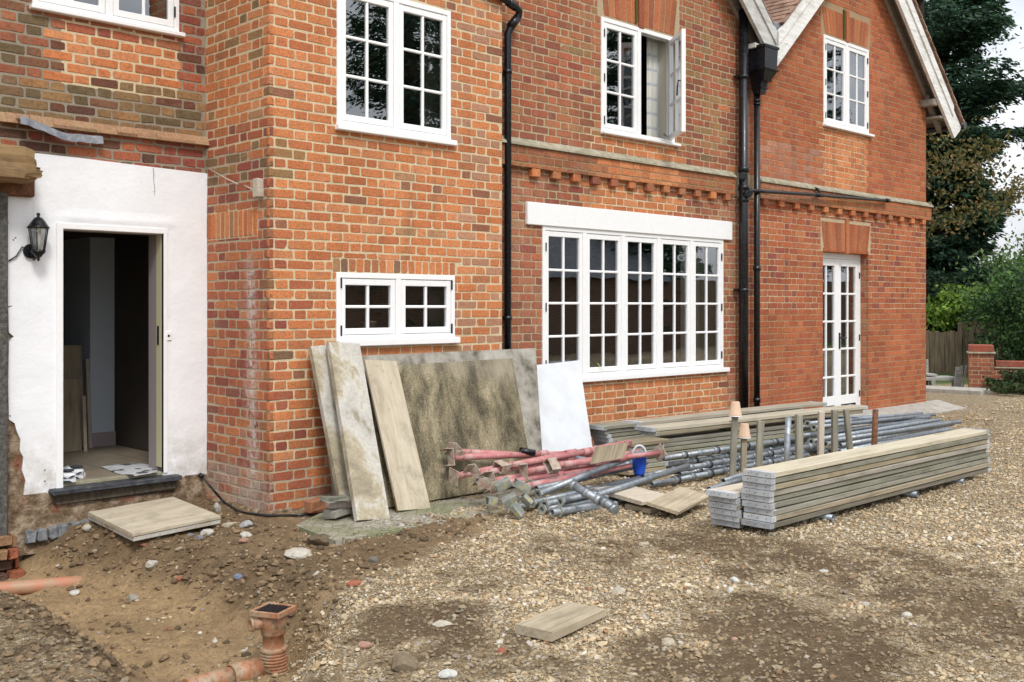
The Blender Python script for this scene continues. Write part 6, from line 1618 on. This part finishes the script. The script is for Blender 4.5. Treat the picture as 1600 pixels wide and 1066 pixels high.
broadleaf(gp_(1465, 27), 4, .9, 1.1, 1.5, 30, 110, 'garden_shrub', 'very dark yew beside the house corner', [(.015, .03, .018), (.02, .045, .02)], .13, trunk=False, cat='shrub')
broadleaf(gp_(1545, 33), 5, 2.0, 1.1, 1.4, 34, 130, 'garden_tree', 'mid green tree filling the gap between fir and light tree', [(.06, .11, .04), (.085, .145, .055), (.04, .08, .03)], .17)
broadleaf(gp_(1640, 23), 4, 1.4, 1.2, 1.5, 50, 110, 'garden_shrub', 'green bush at the far right over the low wall', [(.06, .13, .04), (.09, .17, .05)], .11, trunk=False, cat='shrub')
broadleaf(gp_(1598, 18.8), 1, .62, .2, .2, 34, 90, 'ground_shrub', 'low dark shrub growing at the foot of the garden wall', [(.03, .06, .025), (.05, .09, .035), (.08, .1, .04)], .07, trunk=False, cat='shrub')
# far belt of trees closing the view
m = MB(); n = 26000; ang = rng.random(n); dd = 46+18*rng.random(n); px_ = 1180+ang*900; r = dd*(px_-800)/FPX; X = r*SN+dd*CS; Y = -r*CS+dd*SN; top = 2.2+1.8*fbm(px_/60, 0*px_, 7); Z = top*rng.random(n)**.7
leaves(m, np.stack([X, Y, Z], 1), rng.normal(0, 1, (n, 3)), .55, .4, palette(n, [(.035, .07, .03), (.06, .1, .04), (.03, .05, .025)])); tag(m.build('far_trees', MT['foliage']), kind='stuff')
# board fence
f = thing('board_fence', 'dark weathered board fence beyond the garden seat', 'fence', gp_(1500, 24.5)); m = MB()
A_, B_2 = gp_(1430, 25.2), gp_(1562, 24.0); u = (B_2-A_); L = u.length; u.normalize(); nb = int(L/.115)
for i in range(nb):
    c = A_+u*(i*.115+.05); M_ = Matrix.Translation(c) @ Matrix.Rotation(math.atan2(u.y, u.x), 4, 'Z'); top = .98+.012*rng.normal()+.22*(i > nb*.52)
    m.box((-.056, -.01-.008*(i % 2), -.1), (.056, .01-.008*(i % 2), top), 0, .003, M_)
m.build('panel', MT['fence_wood'], f)
for t in (.02, .52, .98):
    c = A_+u*(L*t); m = MB(); m.box((c.x-.05, c.y-.11, -.1), (c.x+.05, c.y-.01, 1.2), 0, .006); m.build('post', MT['fence_wood'], f)
# kerb
m = MB(); A_, B_2 = onZ(1400, 610, 0), onZ(1534, 617, 0); u = (B_2-A_); L = u.length; M_ = Matrix.Translation(A_) @ Matrix.Rotation(math.atan2(u.y, u.x), 4, 'Z'); m.box((0, 0, -.1), (L, .7, .07), 0, .01, M_); tag(m.build('path', MT['concrete']), kind='structure')
# pier and low wall
gw = thing('garden_wall', 'low red brick garden wall with a square capped pier', 'wall', gp_(1535, 19.4))
c0 = gp_(1514, 19.5); cr = gp_(1542, 19.0); u1 = Vector((SN*.93+CS*-.36, -CS*.93+SN*-.36, 0)).normalized(); u2 = Vector((-u1.y, u1.x, 0))
PB = [(.36, .12, .07), (.3, .1, .06), (.4, .15, .085), (.26, .09, .06)]
pb = lambda u, z: pick(PB, [1, 1, 1, 1]); w_ = .42
def wallbox(nm, o, L, D, z1, par):
    m = MB()
    for (org, uu, nn, LL) in ((o, u1, -u2, L), (o+u1*L, u2, u1, D), (o+u2*D, -u2, -u1, D)):
        fr = Fr(org, uu, nn); bricks(m, fr, 0, LL, 0, z1, pb, .012); mortar(m, fr, 0, LL, -.1, z1, lambda u, z: (.4, .33, .22), -.005, step=5)
    a, b, c_, d_ = o, o+u1*L, o+u1*L+u2*D, o+u2*D; m.add([(q.x, q.y, z1-.002) for q in (a, b, c_, d_)], [np.array([[0, 1, 2, 3]])], 1, (.3, .12, .08)); return m.build(nm, [MT['brick'], MT['mortar']], par)
def coping(nm, o, L, D, z0, z1, mt, par, e=.03, colr=None):
    m = MB(); M_ = Matrix.Translation((o.x, o.y, 0)) @ Matrix.Rotation(math.atan2(u1.y, u1.x), 4, 'Z'); m.box((-e, -e, z0), (L+e, D+e, z1), 0, .008, M_, colr=colr); return m.build(nm, MT[mt], par)
wallbox('pier', c0, w_, w_, .69, gw); coping('coping', c0, w_, w_, .69, .725, 'band_stone', gw); coping('cap', c0, w_, w_, .725, .85, 'brick', gw, .0, (.34, .1, .065))
o_ = c0+u1*w_+u2*.1; wallbox('low_wall', o_, 2.6, .22, .42, gw); coping('coping', o_+u1*.035, 2.6, .22, .42, .45, 'band_stone', gw, .025); coping('cap', o_+u1*.035, 2.6, .22, .45, .56, 'brick', gw, .0, (.3, .09, .06))
# garden seat and a tilted slatted chair
KB = 20.2/FPX
def lx(px): return (px-1465)*KB
def lz(py): return EYE-(py-HOR)*KB
s = thing('garden_bench', 'weathered grey garden bench half hidden by the house corner', 'bench', gp_(1465, 20.2), rot=(0, 0, TH-math.pi/2))
def bpart(nm, x0, x1, y0, y1, z0, z1, par=s, rot=None):
    m = MB(); m.box((lx(x0), y0, lz(z0)), (lx(x1), y1, lz(z1)), 0, .006, rot); return m.build(nm, MT['old_wood'], par, world=False)
m = MB()
for k in range(9): m.box((lx(1408+k*5.2), .28, lz(590)), (lx(1412.6+k*5.2), .3, lz(566)), 0, .004)
m.box((lx(1405), .275, lz(569)), (lx(1458), .305, lz(565)), 0, .004); m.build('backrest', MT['old_wood'], s, world=False)
bpart('post', 1455, 1459, .25, .31, 607, 563); bpart('armrest', 1444, 1460, -.15, .3, 587, 584); bpart('seat', 1405, 1490, -.2, .28, 594, 588.5); bpart('leg', 1449, 1455.5, -.2, -.14, 609, 593); bpart('leg', 1460, 1466, .2, .26, 607, 593); bpart('leg', 1482, 1488, -.2, -.14, 609, 593); bpart('stretcher', 1455, 1483, -.19, -.15, 607, 604)
s2 = thing('folding_chair', 'grey slatted wooden chair back tilted beside the bench', 'chair', gp_(1492, 20.0), rot=(0, 0, TH-math.pi/2))
def slant(nm, xb0, xb1, xt0, xt1, zb, zt, y, th_=.022):
    X = lambda p: (p-1492)*KB
    m = MB(); m.prism([(X(xb0), y, lz(zb)), (X(xb1), y, lz(zb)), (X(xt1), y+.1, lz(zt)), (X(xt0), y+.1, lz(zt))], (0, th_, 0)); m.build(nm, MT['old_wood'], s2, world=False)
for k in range(4): slant('slat', 1486.5+k*2.7, 1488.8+k*2.7, 1494+k*2.7, 1496.3+k*2.7, 609, 573-.8*k, -.1-.01*k)
slant('rail', 1494, 1504, 1495, 1506, 577, 573, -.04); slant('leg', 1497.5, 1499.5, 1507, 1509.5, 609, 570, -.15)
# ---- the other side of the yard, seen only in the window panes
for i, (X, Y, H_, rb) in enumerate(((19.2, -10, 17, 3.9), (30.5, -11, 15, 3.4), (45.5, -12, 17, 3.6), (25.5, -15, 12, 3))):
    conifer(Vector((X, Y, 0)), H_, rb, 190, 'conifer', ['fir mirrored in the window of the wing', 'fir mirrored in the open upper window', 'fir mirrored in the gable window', 'fir mirrored over the shed roof'][i], FIR, 330, .04, .17, .6, group='firs across the yard')
@M('far_brick')
def _(t):
    b = t.n('ShaderNodeTexBrick', Vector=t.co(rot=(R(90), 0, 0)), Scale=1.0, Color1=(.17, .09, .055), Color2=(.11, .065, .042), Mortar=(.2, .165, .12)); b.inputs['Brick Width'].default_value = .23; b.inputs['Row Height'].default_value = .0765; b.inputs['Mortar Size'].default_value = .008
    t.out(t.bsdf(b.outputs[0], .9))
sh = thing('shed', 'brick shed with a slate roof across the yard', 'shed', (26, -10, 0)); m = MB(); m.box((13, -12, -.1), (50, -9, 2.55)); m.build('wall', MT['far_brick'], sh)
m = MB(); m.prism([(20.8, -8.8, 2.5), (20.8, -10.5, 4.0), (20.8, -12.2, 2.5)], (9.6, 0, 0)); m.build('roof', MT['slate_roof'], sh)
# ================================================================== SKY, SUN
w = bpy.data.worlds.new('World'); scene.world = w; w.use_nodes = True
wt = w.node_tree; wt.nodes.clear()
SUN_EL, SUN_AZ = R(48), R(205)
def wn(t, **k):
    n = wt.nodes.new(t); return n
sky = wn('ShaderNodeTexSky'); sky.sky_type = 'NISHITA'; sky.sun_disc = False; sky.sun_elevation = SUN_EL; sky.sun_rotation = SUN_AZ
sky.air_density = 1.0; sky.dust_density = 3.0; sky.ozone_density = 1.0
tc = wn('ShaderNodeTexCoord'); mp = wn('ShaderNodeMapping'); mp.inputs['Scale'].default_value = (1, 1, 2.2); wt.links.new(tc.outputs['Generated'], mp.inputs[0])
nz = wn('ShaderNodeTexNoise'); nz.inputs['Scale'].default_value = 2.6; nz.inputs['Detail'].default_value = 7; nz.inputs['Roughness'].default_value = .55; wt.links.new(mp.outputs[0], nz.inputs['Vector'])
rp = wn('ShaderNodeValToRGB'); rp.color_ramp.elements[0].position = .33; rp.color_ramp.elements[0].color = (.62, .62, .62, 1); rp.color_ramp.elements[1].position = .55; rp.color_ramp.elements[1].color = (1, 1, 1, 1); wt.links.new(nz.outputs[0], rp.inputs[0])
cl = wn('ShaderNodeValToRGB'); cl.color_ramp.elements[0].position = .35; cl.color_ramp.elements[0].color = (7.2, 7.6, 8.2, 1); cl.color_ramp.elements[1].position = .7; cl.color_ramp.elements[1].color = (11.5, 11.6, 11.8, 1); wt.links.new(nz.outputs[0], cl.inputs[0])
mx = wn('ShaderNodeMix'); mx.data_type = 'RGBA'; wt.links.new(rp.outputs[0], mx.inputs[0]); wt.links.new(sky.outputs[0], mx.inputs[6]); wt.links.new(cl.outputs[0], mx.inputs[7])
bg = wn('ShaderNodeBackground'); bg.inputs['Strength'].default_value = .10; sx_ = wn('ShaderNodeSeparateXYZ'); wt.links.new(tc.outputs['Generated'], sx_.inputs[0])
er = wn('ShaderNodeMapRange'); er.inputs['From Min'].default_value = 0; er.inputs['From Max'].default_value = 1; er.inputs['To Min'].default_value = .72; er.inputs['To Max'].default_value = 1.45; wt.links.new(sx_.outputs[2], er.inputs[0])
ml = wn('ShaderNodeVectorMath'); ml.operation = 'SCALE'; wt.links.new(mx.outputs[2], ml.inputs[0]); wt.links.new(er.outputs[0], ml.inputs['Scale'])
wt.links.new(ml.outputs[0], bg.inputs[0])
wo = wn('ShaderNodeOutputWorld'); wt.links.new(bg.outputs[0], wo.inputs[0])
sl = bpy.data.lights.new('sun', 'SUN'); sl.energy = 1.45; sl.angle = R(12); sl.color = (1, .96, .9)
so = bpy.data.objects.new('sun', sl); col.objects.link(so)
sd = Vector((math.sin(SUN_AZ)*math.cos(SUN_EL), math.cos(SUN_AZ)*math.cos(SUN_EL), math.sin(SUN_EL)))
so.rotation_euler = (-sd).to_track_quat('-Z', 'Y').to_euler()
vs = scene.view_settings; vs.view_transform = 'Standard'; vs.look = 'None'; vs.gamma = 1; vs.exposure = .5; vs.use_curve_mapping = False
scene.render.film_transparent = False
scene.cycles.max_bounces = 7; scene.cycles.transparent_max_bounces = 12
scene.cycles.use_denoising = True
